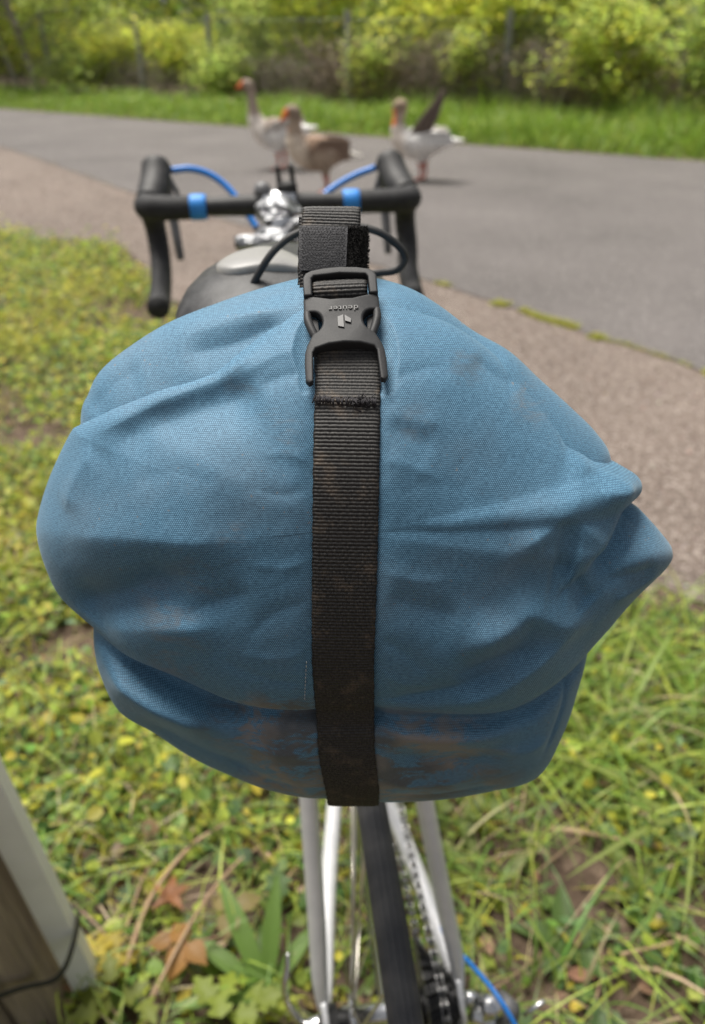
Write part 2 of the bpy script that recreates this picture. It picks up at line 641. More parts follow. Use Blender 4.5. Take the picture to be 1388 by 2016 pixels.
# grass boundary towards the gravel (x, y), left to right
EDGE = [(-14, 17.2), (-6, 9.9), (-3.2, 7.0), (-2.5, 5.6), (-1.55, 5.25), (-1.0, 4.1), (0, 2.65), (.60, 1.66), (.9, 1.46), (2, .25), (6, -4.6)]
NEAR = [(-16, 24.4), (-9, 16.0), (-4.28, 10.28), (-1.85, 7.08), (.49, 4.27), (1.456, 3.0), (4, -.3), (9, -6.8)]   # near edge of the asphalt
FAR = [(12, 3.7), (8, 6.26), (3.79, 9.0), (1.28, 10.55), (-.37, 11.7), (-6.36, 15.6), (-12, 19.3), (-20, 24.5)]     # far edge of the asphalt
def jag(pl, n, amp, seed):
    p = smooth_path([(x, y, 0) for x, y in pl], n)[:, :2]
    r = np.random.default_rng(seed)
    return [(x + r.normal() * amp, y + r.normal() * amp) for x, y in p]
M_GRAV = mat_ground('brown_grit', (.095, .073, .061), (.148, .116, .098), (.21, .170, .145), 60, (110, (.34, .29, .255), .25), .85, .008)
M_ASPH = mat_ground('weathered_asphalt', (.074, .066, .065), (.108, .097, .094), (.146, .132, .127), 70, (150, (.29, .275, .26), .14), .82, .003)
near_j = jag(NEAR, 120, .012, 2)
sheet('gravel_strip', jag(EDGE, 160, .03, 1)[::-1] + [(x + .25, y + .2) for x, y in NEAR], .006, M_GRAV)
sheet('asphalt_path', near_j + jag(FAR, 90, .025, 3), .012, M_ASPH)

# ------------------------------------------------------------------ saddle bag (local x right, y forward, z up the rear face)
bag = thing('saddle_bag', 'large muddy blue roll-top saddle bag with black buckled strap, behind the black saddle', 'bag',
            (0, .255, 1.03), (-math.atan2(.35, .937), 0, 0))
FLAP = [(-143.9, -9.9, -45), (-141.8, 1.9, -45), (-134.7, 18.3, -43), (-123.1, 36.6, -38), (-117.3, 40.6, -34), (-101.2, 47.4, -25), (-90.2, 53.1, -25), (-79.2, 58.3, -25), (-65.3, 63.0, -25), (-55.5, 67.0, -25), (-45.7, 73.9, -25), (-34.0, 82.0, -26), (-19.4, 90.1, -28), (-2.9, 93.0, -30), (15.7, 92.1, -32), (42.7, 82.0, -34), (66.3, 65.7, -36), (88.3, 46.9, -40), (110.6, 27.5, -45), (118.9, 22.4, -45), (127.3, 17.1, -43), (129.3, 11.3, -42), (127.0, 4.8, -44), (131.7, 1.0, -48), (143.3, -11.1, -50), (148.3, -18.3, -50), (146.8, -25.6, -50), (131.5, -40.2, -46), (113.6, -57.7, -38), (93.6, -66.9, -18), (75.5, -76.6, -11), (59.1, -79.6, -7), (34.6, -78.7, -5), (12.4, -76.3, -4), (-18.6, -77.2, -4), (-47.4, -74.9, -6), (-77.9, -64.1, -12), (-99.4, -57.9, -20), (-117.0, -49.6, -32), (-134.6, -40.5, -45), (-140.6, -26.8, -45)]
BODY = [(-122.3, -63.4), (-120.2, -23.3), (-121.3, 38.4), (-116.8, 54.2), (-110.5, 64.3), (-97.5, 74.2), (-79.0, 84.7), (-51.9, 94.8), (-29.6, 101.2), (-16.3, 103.4), (5.7, 103.4), (23.5, 99.1), (37.4, 91.6), (52.8, 80.8), (68.8, 72.0), (82.9, 59.8), (97.2, 47.5), (109.3, 36.1), (116.3, 24.5), (116.2, .9), (113.8, -35.6), (112.0, -64.7), (109.5, -84.1), (104.1, -110.7), (93.6, -135.3), (72.4, -143.7), (47.3, -149.3), (14.2, -151.0), (-13.7, -149.3), (-41.5, -143.7), (-64.0, -133.9), (-81.2, -124.3), (-98.1, -110.7), (-113.5, -98.7), (-119.9, -82.8)]

def polar(out, cen):
    p = smooth_path(out, len(out) * 12, closed=True)
    th = np.arctan2(p[:, 1] - cen[1], p[:, 0] - cen[0])
    rr = np.hypot(p[:, 1] - cen[1], p[:, 0] - cen[0])
    o = np.argsort(th)
    th, rr, q = th[o], rr[o], p[o, 2]
    return (np.concatenate([th - 2 * np.pi, th, th + 2 * np.pi]), np.tile(rr, 3), np.tile(q, 3))

def seg_dist(x, y, pl):
    """signed distance to a polyline (positive = left side of travel) and 0..1 position along it"""
    pl = np.asarray(pl, float)
    L = np.concatenate([[0], np.cumsum(np.hypot(*np.diff(pl, axis=0).T))])
    best = np.full(x.shape, 1e9)
    sg = np.zeros(x.shape)
    pos = np.zeros(x.shape)
    for i in range(len(pl) - 1):
        a, b = pl[i], pl[i + 1]
        d = b - a
        t = np.clip(((x - a[0]) * d[0] + (y - a[1]) * d[1]) / (d @ d), 0, 1)
        ex_, ey_ = x - a[0] - t * d[0], y - a[1] - t * d[1]
        dist = np.hypot(ex_, ey_)
        s = np.sign(d[0] * ey_ - d[1] * ex_)
        m = dist < best
        best = np.where(m, dist, best)
        sg = np.where(m, s, sg)
        pos = np.where(m, (L[i] + t * (L[i + 1] - L[i])) / L[-1], pos)
    return best, sg, pos

def fold(x, y, pl, amp, w_left, w_right, taper=.25):
    pl = smooth_path([(a, b, 0) for a, b in pl], 14)[:, :2]
    d, s, pos = seg_dist(x, y, pl)
    m = np.clip(.5 + s * d / (.8 * (w_left + w_right)), 0, 1)
    w = w_right + (w_left - w_right) * m
    e = np.clip(np.minimum(pos, 1 - pos) / taper, 0, 1)
    return amp * np.exp(-((d * d + .25) / (w * w)) ** (.68 if abs(amp) < 4.6 else .82)) * (.15 + .85 * e * e * (3 - 2 * e))

# all in mm, polylines run left to right so "left of travel" is the upper side
FLAP_FOLDS = [
    ([(-112, 40), (-86, 52), (-62, 60), (-45, 68), (-32, 77)], 5.0, 5, 7),
    ([(-99, 34), (-78, 42), (-54, 50), (-30, 56)], -5.0, 9, 12),
    ([(-125, -4), (-93, 0), (-61, 0), (-40, 2)], 3.8, 18, 14),
    ([(-125, -38), (-98, -28), (-81, -20), (-62, -13)], -8.0, 9, 11),
    ([(-110, -46), (-80, -38), (-50, -34)], 4.0, 9, 12),
    ([(-71, -34), (-54, -25), (-38, -19)], -2.5, 6, 7),
    ([(-120, 5), (-114, 20), (-104, 34)], 2.2, 5, 7),
    ([(94, -19), (107, -12), (117, -2), (134, 9)], -11.5, 4, 9),
    ([(60, -6), (76, 3), (84, 7), (94, 2), (104, -7)], 3.6, 9, 6),
    ([(78, -12), (90, -14)], -4.5, 10, 10),
    ([(90, -17), (99, -33)], -3.5, 5, 6),
    ([(38, -47), (62, -36), (71, -31), (86, -38), (104, -42)], 5.2, 9, 8),
    ([(40, -58), (60, -50), (78, -47)], -4.0, 6, 8),
    ([(12, -70), (28, -67), (52, -60), (66, -52)], -3.6, 4, 5),
    ([(36, -73), (58, -65), (76, -54), (95, -40)], 4.0, 6, 8),
    ([(88, 42), (97, 33), (108, 27)], -5.0, 5, 4),
    ([(86, 30), (104, 22), (124, 12)], 4.5, 7, 12),
    ([(11, 50), (25, 46), (37, 44)], .7, 5, 4),
    ([(12, 44), (22, 40), (32, 35)], -.8, 4.5, 6),
    ([(-37, 58), (-26, 62), (-14, 64)], -1.2, 4, 4),
    ([(12, 18), (30, 22), (50, 18)], -.5, 6, 9),
    ([(12, -20), (30, -26), (44, -30)], -1.6, 7, 8),
    ([(48, 70), (58, 62), (70, 58)], -2.0, 5, 6),
    ([(-15, 30), (-24, 34), (-36, 33)], 0.45, 2.2, 3), ([(-15, 21), (-28, 19), (-40, 22)], -0.40, 2.5, 2.5), ([(-16, -6), (-26, -9), (-40, -8)], 0.45, 2.2, 3),
    ([(-16, -22), (-30, -28), (-42, -40)], -0.60, 3, 3), ([(-17, -44), (-30, -48), (-46, -46)], 0.50, 2.5, 3), ([(-17, -60), (-34, -58), (-54, -50)], -0.60, 3, 3),
    ([(10, 32), (20, 30), (34, 24)], 0.40, 2.2, 2.6), ([(10, 4), (22, 6), (36, 4)], -0.45, 2.5, 3), ([(10, -10), (24, -14), (40, -14)], 0.45, 2.4, 3),
    ([(10, -38), (22, -46), (30, -56)], -0.60, 3, 3), ([(10, -54), (20, -60), (34, -62)], 0.50, 2.4, 3), ([(9, 58), (24, 64), (40, 66)], -0.60, 2.6, 3),
    ([(-18, 72), (-30, 70), (-44, 62)], 0.80, 2.6, 4), ([(-90, 20), (-70, 26), (-52, 22)], -0.60, 5, 5), ([(-96, -14), (-80, -10), (-66, -12)], 0.60, 3, 4),
    ([(104, -24), (118, -22), (134, -20)], -2.2, 4, 5), ([(110, -34), (124, -30), (138, -24)], 1.8, 3, 4), ([(100, 16), (112, 14), (122, 14)], 1.4, 3, 4),
]
BODY_FOLDS = [
    ([(-112, -66), (-90, -77), (-74, -84), (-58, -91)], 6.0, 6, 10),
    ([(-112, -54), (-82, -70), (-60, -80), (-36, -86)], -6.0, 6, 5),
    ([(-100, -92), (-70, -108), (-40, -118)], -3.0, 9, 12),
    ([(11, -87), (38, -91), (60, -89), (80, -80)], 3.6, 7, 7),
    ([(14, -101), (45, -106), (72, -104)], -2.5, 7, 9),
    ([(95, -68), (95, -85), (88, -112)], -1.8, 1.6, 1.6),
    ([(-84, 82), (-57, 85), (-21, 89)], 3.6, 3.5, 7),
    ([(-70, 88), (-42, 93), (-20, 97)], -3.0, 4, 4),
    ([(-70, 70), (-48, 74), (-26, 84)], -2.0, 6, 6),
    ([(-112, 46), (-100, 58), (-86, 66)], -1.8, 8, 8),
    ([(40, 84), (54, 76), (66, 66)], -2.0, 5, 5),
    ([(-128, -52), (-117, -54), (-99, -63), (-78, -69), (-47, -80), (0, -82), (35, -84), (60, -85), (78, -82), (96, -72), (114, -61), (122, -54)], -6.0, 6, 4.0),
    ([(-50, -96), (-34, -102), (-18, -100)], 1.4, 4, 5), ([(-60, -112), (-40, -124), (-20, -128)], -1.6, 5, 6), ([(12, -118), (30, -124), (56, -120)], 1.4, 4, 6),
    ([(60, -98), (76, -104), (92, -100)], 1.6, 4, 5), ([(14, -132), (40, -134), (70, -128)], -1.4, 5, 5),
]
PF = polar(FLAP, (0, 5))
PB = polar([(a, c, -50) for a, c in BODY], (0, -20))
def wrinkle(x, y, seed):
    return (.6 * waves(x, y, seed, .08) + .18 * waves(x, y, seed + 1, .2) + .05 * waves(x, y, seed + 2, .7))
def press(x, y, h):
    """the buckle squeezes the fabric under it"""
    lim = np.interp(y, [40, 56, 104], [40, 4.0, -31.0]) + np.maximum(np.abs(x + 3) - 13, 0) ** 2 * .06
    d = np.maximum(h - lim, 0)
    return h - d
def flap_h(x, y, r, ne):
    pr = np.clip(1 - np.clip(r, 0, 1) ** 2.2, 0, 1) ** .66
    h = ne + (18 - ne) * pr
    fd = 1.15 * sum(fold(x, y, *q) for q in FLAP_FOLDS)
    edge = np.clip((1.03 - r) / .12, .35, 1)
    h = h + fd * edge + wrinkle(x, y, 11) * edge - 3.2 * np.exp(-((x + 2.5) / 15) ** 4)
    return press(x, y, h)
def body_h(x, y, r, ne):
    pr = np.clip(1 - np.clip(r, 0, 1) ** 3.2, 0, 1) ** .55
    h = ne + (1 - ne) * pr - np.maximum(-60 - y, 0) * .12
    fd = 1.3 * sum(fold(x, y, *q) for q in BODY_FOLDS)
    edge = np.clip((1.03 - r) / .12, .35, 1)
    return press(x, y, h + fd * edge + wrinkle(x, y, 31) * edge - 2.0 * np.exp(-((x + 2.5) / 15) ** 4))

def pillow(P, cen, hfun, name, back):
    """front half-shell from a height function, back half lofted by the 'back' ring list (scale, dy, dz)"""
    nt_, nr = 800, 130
    th = np.linspace(-np.pi, np.pi, nt_, endpoint=False)
    Rr = np.interp(th, P[0], P[1])
    Ne = np.interp(th, P[0], P[2])
    rs = np.sin(np.linspace(.02, 1, nr) * np.pi / 2)
    V, UV = [], []
    for r in rs:
        x = cen[0] + np.cos(th) * Rr * r
        y = cen[1] + np.sin(th) * Rr * r
        h = hfun(x, y, np.full(nt_, r), Ne)
        V.append(np.stack([x, -h, y], 1))
        UV.append(np.stack([x, y], 1))
    edge_off = -V[-1][:, 1] - Ne
    for i, (s, dy, dz) in enumerate(back):
        x = cen[0] + np.cos(th) * Rr * s
        y = cen[1] + np.sin(th) * Rr * s
        V.append(np.stack([x, -(Ne + edge_off) + dy, y + dz], 1))
        UV.append(np.stack([x * (1 + dy / 160), y * (1 + dy / 160)], 1))
    n = len(V)
    V = np.concatenate(V) / 1000
    UV = np.concatenate(UV) / 1000
    i = np.arange(n - 1)[:, None] * nt_
    k = np.arange(nt_)[None, :]
    k2 = (k + 1) % nt_
    F = np.stack([i + k, i + k2, i + nt_ + k2, i + nt_ + k], 2).reshape(-1, 4)
    c0 = len(V)
    V = np.concatenate([V, V[:nt_].mean(0)[None], V[(n - 1) * nt_:n * nt_].mean(0)[None]])
    UV = np.concatenate([UV, A(cen[0] / 1000, cen[1] / 1000)[None], A(0, 0)[None]])
    kk = np.arange(nt_)
    F = np.concatenate([F, np.stack([np.full(nt_, c0), (kk + 1) % nt_, kk, kk], 1)[:, [0, 1, 2, 2]] * 1])
    b0 = (n - 1) * nt_
    F = np.concatenate([F, np.stack([np.full(nt_, c0 + 1), b0 + kk, b0 + (kk + 1) % nt_, b0 + (kk + 1) % nt_], 1)])
    quads = [tuple(q) if q[2] != q[3] else tuple(q[:3]) for q in F.tolist()]
    me = bpy.data.meshes.new(name)
    me.from_pydata(V.tolist(), [], quads)
    me.polygons.foreach_set('use_smooth', [True] * len(me.polygons))
    bm = bmesh.new()
    bm.from_mesh(me)
    bmesh.ops.recalc_face_normals(bm, faces=bm.faces)
    bm.to_mesh(me)
    bm.free()
    set_uv(me, UV)
    me.update()
    return me

back_body = [(1.0, 8, 0), (.995, 20, 0), (.98, 45, -2), (.94, 80, -6), (.86, 120, -10), (.74, 165, -10), (.60, 210, -6), (.45, 250, 0), (.36, 275, 4), (.30, 285, 6), (.12, 290, 7)]
back_flap = [(.998, 3, 0), (.985, 8, 0), (.96, 14, 0), (.92, 19, 0), (.85, 24, 0), (.7, 28, 0), (.4, 30, 0)]
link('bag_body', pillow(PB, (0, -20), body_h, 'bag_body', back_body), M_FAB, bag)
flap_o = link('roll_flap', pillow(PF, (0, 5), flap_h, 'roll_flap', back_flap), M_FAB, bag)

def top_h(a, c):
    """height (mm) of the outermost fabric at bag position (mm)"""
    out = np.full(np.shape(a), -60.0)
    for P, cen, fn in ((PF, (0, 5), flap_h), (PB, (0, -20), body_h)):
        th = np.arctan2(c - cen[1], a - cen[0])
        r = np.hypot(a - cen[0], c - cen[1]) / np.interp(th, P[0], P[1])
        h = fn(a, c, r, np.interp(th, P[0], P[2]))
        out = np.maximum(out, np.where(r <= 1, h, -60))
    return out

# stitch line beside the strap
mb = MB()
for k in range(11):
    c = np.array([-49 - k * 1.9, -49 - k * 1.9 - 1.1])
    a = -18.3 - (k / 10) * 1.4 + np.zeros(2)
    h = top_h(a, c) + .35
    p = np.stack([a, -h, c], 1) / 1000
    mb.add(*tube(p, .00022, 5))
mb.build('stitching', M_WTH, flap_o, kind='stuff')

# --- webbing straps
def webbing(name, path, width, lateral=None, parent=None, thick=.0013, rib=.00142, step=.00019, side=A(1, 0, 0), na=22, mat=None, depth=.00034):
    """ribbed flat strap swept along path (m); ribs are real ridges across the strap"""
    path = np.asarray(path, float)
    L = np.concatenate([[0], np.cumsum(np.linalg.norm(np.diff(path, axis=0), axis=1))])
    n = int(L[-1] / step)
    s = np.linspace(0, L[-1], n)
    p = np.stack([np.interp(s, L, path[:, i]) for i in range(3)], 1)
    k = max(3, int(.004 / step))
    ker = np.ones(k) / k
    pe = np.concatenate([np.repeat(p[:1], k, 0) - (np.arange(k, 0, -1)[:, None] * (p[1] - p[0])), p, np.repeat(p[-1:], k, 0) + (np.arange(1, k + 1)[:, None] * (p[-1] - p[-2]))])
    p = np.stack([np.convolve(pe[:, i], ker, 'same') for i in range(3)], 1)[k:-k]
    T = np.gradient(p, axis=0)
    T /= np.linalg.norm(T, axis=1)[:, None]
    nrm = np.cross(T, side)
    nrm /= np.linalg.norm(nrm, axis=1)[:, None]
    sd = np.cross(nrm, T)
    w = np.linspace(-1, 1, na)
    V, UV = [], []
    ph = s * 2 * np.pi / rib
    for j in range(na):
        wob = .00012 * np.sin(s * 900) if abs(w[j]) > .98 else 0
        h = thick / 2 + depth * (np.abs(np.sin(ph / 2 + .25 * math.sin(j * 2.1)))) - thick * .35 * (abs(w[j]) ** 8) + .00008 * np.sin(j * 2.6 + ph * .5)
        V.append(p + sd * (w[j] * width / 2 + wob * w[j])[:, None] + nrm * h[:, None] if not np.isscalar(wob) else p + sd * (w[j] * width / 2) + nrm * h[:, None])
        UV.append(np.stack([s, np.full(n, w[j] * width / 2)], 1))
    for j in (na - 1, 0):
        V.append(p + sd * (w[j] * width / 2 * .985) - nrm * (thick / 2))
        UV.append(np.stack([s, np.full(n, w[j] * width / 2)], 1))
    V = np.array(V)
    m = len(V)
    UV = np.array(UV)
    i = np.arange(m)[:, None] * n
    i2 = ((np.arange(m) + 1) % m)[:, None] * n
    q = np.arange(n - 1)[None, :]
    F = np.stack([i + q, i + q + 1, i2 + q + 1, i2 + q], 2).reshape(-1, 4)
    me = fast_mesh(name, V.reshape(-1, 3), F)
    set_uv(me, UV.reshape(-1, 2))
    return link(name, me, mat or M_WEB, parent)

cc = np.linspace(73, -146, 147)
aa = np.interp(cc, [-150, -127, -100, -50, 0, 62], [.5, 0, -2.6, -3.8, -2.8, -1.8])
hh = np.maximum.reduce([top_h(aa + d, cc) for d in (-9, 0, 9)])
ker = np.ones(17) / 17
hp = np.convolve(np.concatenate([np.full(8, hh[0]), hh, np.full(8, hh[-1])]), ker, 'valid')
hh = np.maximum(hh - .6, hp) + 1.3
pth = np.stack([aa, -hh, cc], 1)
wrap = A([.6, 46, -147.5], [.8, 62, -148.5], [1, 90, -147])
pth = np.concatenate([pth[:-4], wrap]) / 1000
strap = webbing('rear_strap', smooth_path(pth, 400), .0247, parent=bag)
# bartack stitched across the strap, frayed
k0 = int(np.argmin(np.abs(cc - 53.5)))
p0 = A(aa[k0], -hh[k0], cc[k0]) / 1000
mb = MB()
rs = np.random.default_rng(3)
for i in range(46):
    x = -.0118 + i * .0005
    y0 = -.0004 * (i / 46) * 3
    a = p0 + A(x, -.0016, .0016 + y0 + rs.normal() * .0003)
    b = p0 + A(x + rs.normal() * .0005, -.0020, -.0011 + y0 + rs.normal() * .0003)
    mb.add(*tube([a, (a + b) / 2 + A(0, -.0005, 0), b], .00028, 5))
for i in range(26):
    a = p0 + A(rs.uniform(.002, .010), -.0018, rs.uniform(-.003, .0005))
    mb.add(*tube([a, a + rs.normal(size=3) * .0009, a + rs.normal(size=3) * .0015], .0002, 4))
mb.build('stitched_bar', M_THR, strap, kind='stuff')

# --- side release buckle (local mm: x across, y along towards the top, z out of the strap)
h1 = float(top_h(np.array([-2.5]), np.array([59.0]))[0])
b_lo = A(-2.0, -(h1 + 4.2), 59.0)
b_hi = A(-5.4, 27.5, 101.0)
ly = (b_hi - b_lo)
BL = np.linalg.norm(ly)
ly = ly / BL
lx = A(1, 0, 0) - ly * ly[0]
lx /= np.linalg.norm(lx)
lz = np.cross(lx, ly)
bc = (b_lo + b_hi) / 2
KY = BL / 60.0
def bk_place(v):
    v = np.asarray(v, float)
    return (bc + v[:, :1] * lx + v[:, 1:2] * KY * ly + v[:, 2:3] * lz) / 1000
def mirror(half):
    return half + [(-x, y) for x, y in half[::-1] if abs(x) > 1e-6]
def arc(cx, cy, rx, ry, a0, a1, n):
    return [(cx + rx * math.cos(R(a0 + (a1 - a0) * i / n)), cy + ry * math.sin(R(a0 + (a1 - a0) * i / n))) for i in range(n + 1)]
xhalf = [(0, 12.4), (4.2, 12.4), (8, 13.9), (13.0, 16.2), (14.4, 16.0), (14.9, 14.6), (14.9, 8.2), (14.0, 6.4), (12.6, 6.9)] + arc(12.4, .6, 4.6, 6.2, 95, 262, 10) + \
    [(13.2, -8.6), (14.4, -11.5), (15.2, -15), (15.5, -20), (15.4, -28.6), (14.2, -30.5), (12.6, -29.6), (12.2, -15.2), (11, -13.4), (6, -12.3), (0, -12.0)]
xp = [(x, y) for x, y in mirror(xhalf)]
v, f = plate(xp, .2, 5.6, 1.1, 3)
v = np.array(v)
v[:, 2] -= .016 * v[:, 0] ** 2 * (v[:, 2] / 5.6) * .7          # slightly domed across
buckle = link('buckle', mesh_data('buckle', bk_place(v), f, True), M_PLA, bag)
mod = buckle.modifiers.new('n', 'WEIGHTED_NORMAL')
# upper frame carrying the tail of the webbing
outer = [(-14.7, 15.4), (-14.7, 25.6), (-13.6, 28.2), (-11.5, 29.6), (-7, 30.8), (0, 31.4), (7, 30.8), (11.5, 29.6), (13.6, 28.2), (14.7, 25.6), (14.7, 15.4)]
inner = [(11.2, 15.4), (11.2, 25.2), (10.2, 26.6), (0, 27.6), (-10.2, 26.6), (-11.2, 25.2), (-11.2, 15.4)]
v, f = plate(outer + inner, .4, 4.9, .8, 3)
link('buckle_frame', mesh_data('buckle_frame', bk_place(v), f, True), M_PLA, buckle)
v, f = plate([(-11.0, 9), (11.0, 9), (11.0, 15.2), (-11.0, 15.2)], -.6, .3, .2)
mb = MB().add(bk_place(v), f)
v, f = plate([(-12.0, -21), (12.0, -21), (12.0, -11.5), (-12.0, -11.5)], -2.4, -1.4, .2)
mb.add(bk_place(v), f)
mb.build('buckle_backplate', M_PLA, buckle)
for sg in (-1, 1):
    t = smooth_path([(sg * 13.6, 8.0, 2.2), (sg * 13.5, 3.4, 2.6), (sg * 12.6, -.8, 2.6), (sg * 11.2, -5.2, 2.4), (sg * 10.2, -8, 2.0)], 16)
    v, f = tube(t, [1.5, 1.7, 1.7, 1.5], 10)
    MB().add(bk_place(v), f).build('release_prong', M_PLA, buckle)
    v, f = plate([(sg * 11.8, -7.2), (sg * 9.2, -5.6), (sg * 9.6, 4.6), (sg * 12.8, 6.6)], .0, 1.2, .2)
    MB().add(bk_place(v), f).build('prong_guide', M_PLA, buckle)
# raised lettering and emblem, upside down as seen from behind
cu = bpy.data.curves.new('lettering', 'FONT')
cu.body = 'deuter'
cu.size = 3.7
cu.extrude = .18
cu.space_character = 1.12
cu.align_x = 'CENTER'
cu.align_y = 'CENTER'
cu.offset = .0
to = bpy.data.objects.new('lettering_curve', cu)
COL.objects.link(to)
dg = bpy.context.evaluated_depsgraph_get()
tm = bpy.data.meshes.new_from_object(to.evaluated_get(dg))
bpy.data.objects.remove(to)
tv = np.array([tuple(q.co) for q in tm.vertices])
tf = [tuple(p.vertices) for p in tm.polygons]
tv = np.stack([-tv[:, 0] * 1.05 + .6, -tv[:, 1] + 6.4, tv[:, 2] + 5.55], 1)
MB().add(bk_place(tv), tf).build('lettering', M_PLG, buckle, False)
mb = MB()
for poly in ([(-2.5, 1.6), (-.2, 2.7), (-.2, -4.4), (-2.5, -3.6)], [(.3, 2.6), (2.7, .2), (2.5, -2.0), (.3, -.9)]):
    v, f = plate([(x + .5, y) for x, y in poly], 5.3, 5.78, .1)
    mb.add(bk_place(v), f)
mb.build('emblem', M_PLG, buckle, False)
# webbing looped through the upper frame
lp = [(-.2, 16.5, -1.5), (-.2, 18.0, 1.2), (-.2, 20.0, 2.6), (-.2, 23.0, 3.0), (-.2, 25.4, 2.0), (-.2, 27.0, 0), (-.2, 30, -2.5)]
webbing('buckle_webbing', bk_place(smooth_path(lp[::-1], 60)), .0222, parent=bag, side=lx)

# --- standing tail of the strap, held by a hook-and-loop keeper
def tl(x, z, y):
    return (x, y, z)
xm = -9.6
tail = [(xm, 34.5, 96), (xm, 35.5, 104), (xm + .2, 38, 114), (xm + .6, 41.5, 124), (xm + .8, 44.0, 129.0), (xm + .8, 46.5, 131.0), (xm + .8, 49.5, 129.4), (xm + .6, 50, 122), (xm + .2, 47, 110), (xm, 45, 98)]
tail_o = webbing('strap_tail', smooth_path(np.array(tail[::-1]), 200) / 1000, .0246, parent=bag)
tail2 = [(xm - 1.0, 36.5, 97), (xm - 1.0, 38.5, 106), (xm - .8, 42, 118), (xm - .6, 45.0, 127)]
webbing('strap_tail', smooth_path(np.array(tail2[::-1]), 80) / 1000, .0246, parent=bag)
# keeper: band wrapped round the bundle (a-n ring), leaning with the tail
def ring_band(name, half_w, y_front, y_back, z0, z1, cx, lean, mat, parent, thick=.9, n=64):
    t = np.linspace(0, 2 * np.pi, n, endpoint=False)
    cxs = np.sign(np.cos(t)) * np.abs(np.cos(t)) ** .28 * half_w + cx
    ys = (y_front + y_back) / 2 + np.sign(np.sin(t)) * np.abs(np.sin(t)) ** .5 * (y_back - y_front) / 2
    V, F = [], []
    zs = np.linspace(z0, z1, 14)
    for off in (0, -thick):
        for z in zs:
            sc = 1 + off / half_w
            V.append(np.stack([cx + (cxs - cx) * sc, (ys - (y_front + y_back) / 2) * (1 + off / ((y_back - y_front) / 2)) + (y_front + y_back) / 2 + (z - z0) * lean, np.full(n, z) + .25 * np.sin(t * 3)], 1))
    V = np.concatenate(V) / 1000
    m = len(zs)
    for i in range(m - 1):
        for k in range(n):
            k2 = (k + 1) % n
            F.append((i * n + k, i * n + k2, (i + 1) * n + k2, (i + 1) * n + k))
            F.append(((m + i) * n + k, (m + i + 1) * n + k, (m + i + 1) * n + k2, (m + i) * n + k2))
    for k in range(n):
        k2 = (k + 1) % n
        F.append((k, m * n + k, m * n + k2, k2))
        F.append(((m - 1) * n + k, (m - 1) * n + k2, (2 * m - 1) * n + k2, (2 * m - 1) * n + k))
    return link(name, mesh_data(name, V, F), mat, parent)
keeper = ring_band('keeper_loop', 14.0, 32.0, 50, 104.5, 122.5, -7.8, .34, M_FUZ, bag)
# fuzz on the loop side
mb = MB()
rs = np.random.default_rng(5)
for i in range(1500):
    z = rs.uniform(105, 122.5)
    if i % 3 == 0:
        x, y = 6.0 + rs.normal() * .3, rs.uniform(34, 46)
        d = A(1.0, rs.normal() * .5, rs.normal() * .6)
    else:
        x, y = rs.uniform(-2, 6.2), 32.2
        d = A(rs.normal() * .6, -.8, rs.normal() * .6)
    q = A(x, y + (z - 104.5) * .34, z)
    d = d / np.linalg.norm(d) * rs.uniform(.5, 1.5)
    w = A(rs.normal(), rs.normal(), rs.normal()) * .08
    mb.add(np.array([q - w, q + w, q + d * .6 + rs.normal(size=3) * .2, q + d]) / 1000, [(0, 1, 2), (1, 3, 2)])
mb.build('loop_fuzz', M_FUZ, keeper, kind='stuff')
# hook tab in front, lower right corner cut off
poly = [(-22.2, 104.0), (-5.2, 103.4), (-2.4, 106.0), (-1.9, 122.2), (-22.0, 122.6)]
v, f = plate(poly, 0, 1.1, .25)
v = np.array(v)
hv = np.stack([v[:, 0], 31.4 + (v[:, 1] - 104.5) * .34 - v[:, 2] + .006 * (v[:, 0] + 12) ** 2, v[:, 1]], 1) / 1000
tab = MB().add(hv, f).build('hook_tab', M_VEL, bag)
# woven knots of the hook panel, real bumps
hm = MB()
for iy in range(15):
    for ix in range(15):
        x = -20.6 + ix * 1.22 + (iy % 2) * .6
        z = 105.6 + iy * 1.1
        if x > -3.0 or (x > -5.0 and z < 106.6):
            continue
        q = A(x, 31.4 + (z - 104.5) * .34 - 1.15 + .006 * (x + 12) ** 2, z)
        r_ = .34
        hm.add(np.array([q + A(-r_, 0, -r_ * .6), q + A(r_, 0, -r_ * .3), q + A(r_ * .8, 0, r_ * .6), q + A(-r_, 0, r_ * .4), q + A(0, -.32, 0)]) / 1000,
               [(0, 1, 4), (1, 2, 4), (2, 3, 4), (3, 0, 4)])
hm.build('hooks', M_VEL, tab, kind='stuff')
# cinch straps round the narrow front end of the bag
for d in (205, 245):
    t = np.linspace(0, 2 * np.pi, 40)
    s_ = np.interp(d, [165, 210, 250], [.74, .60, .45]) * 1.03
    Rr = np.interp((t + np.pi) % (2 * np.pi) - np.pi, PB[0], PB[1]) * s_
    p = np.stack([np.cos(t) * Rr, np.full(40, 50.0 + d), -20 + np.sin(t) * Rr - 5], 1) / 1000
    MB().add(*tube(p, .010, 8, caps=False, flat=.12)).build('cinch_strap', M_RUB, bag)

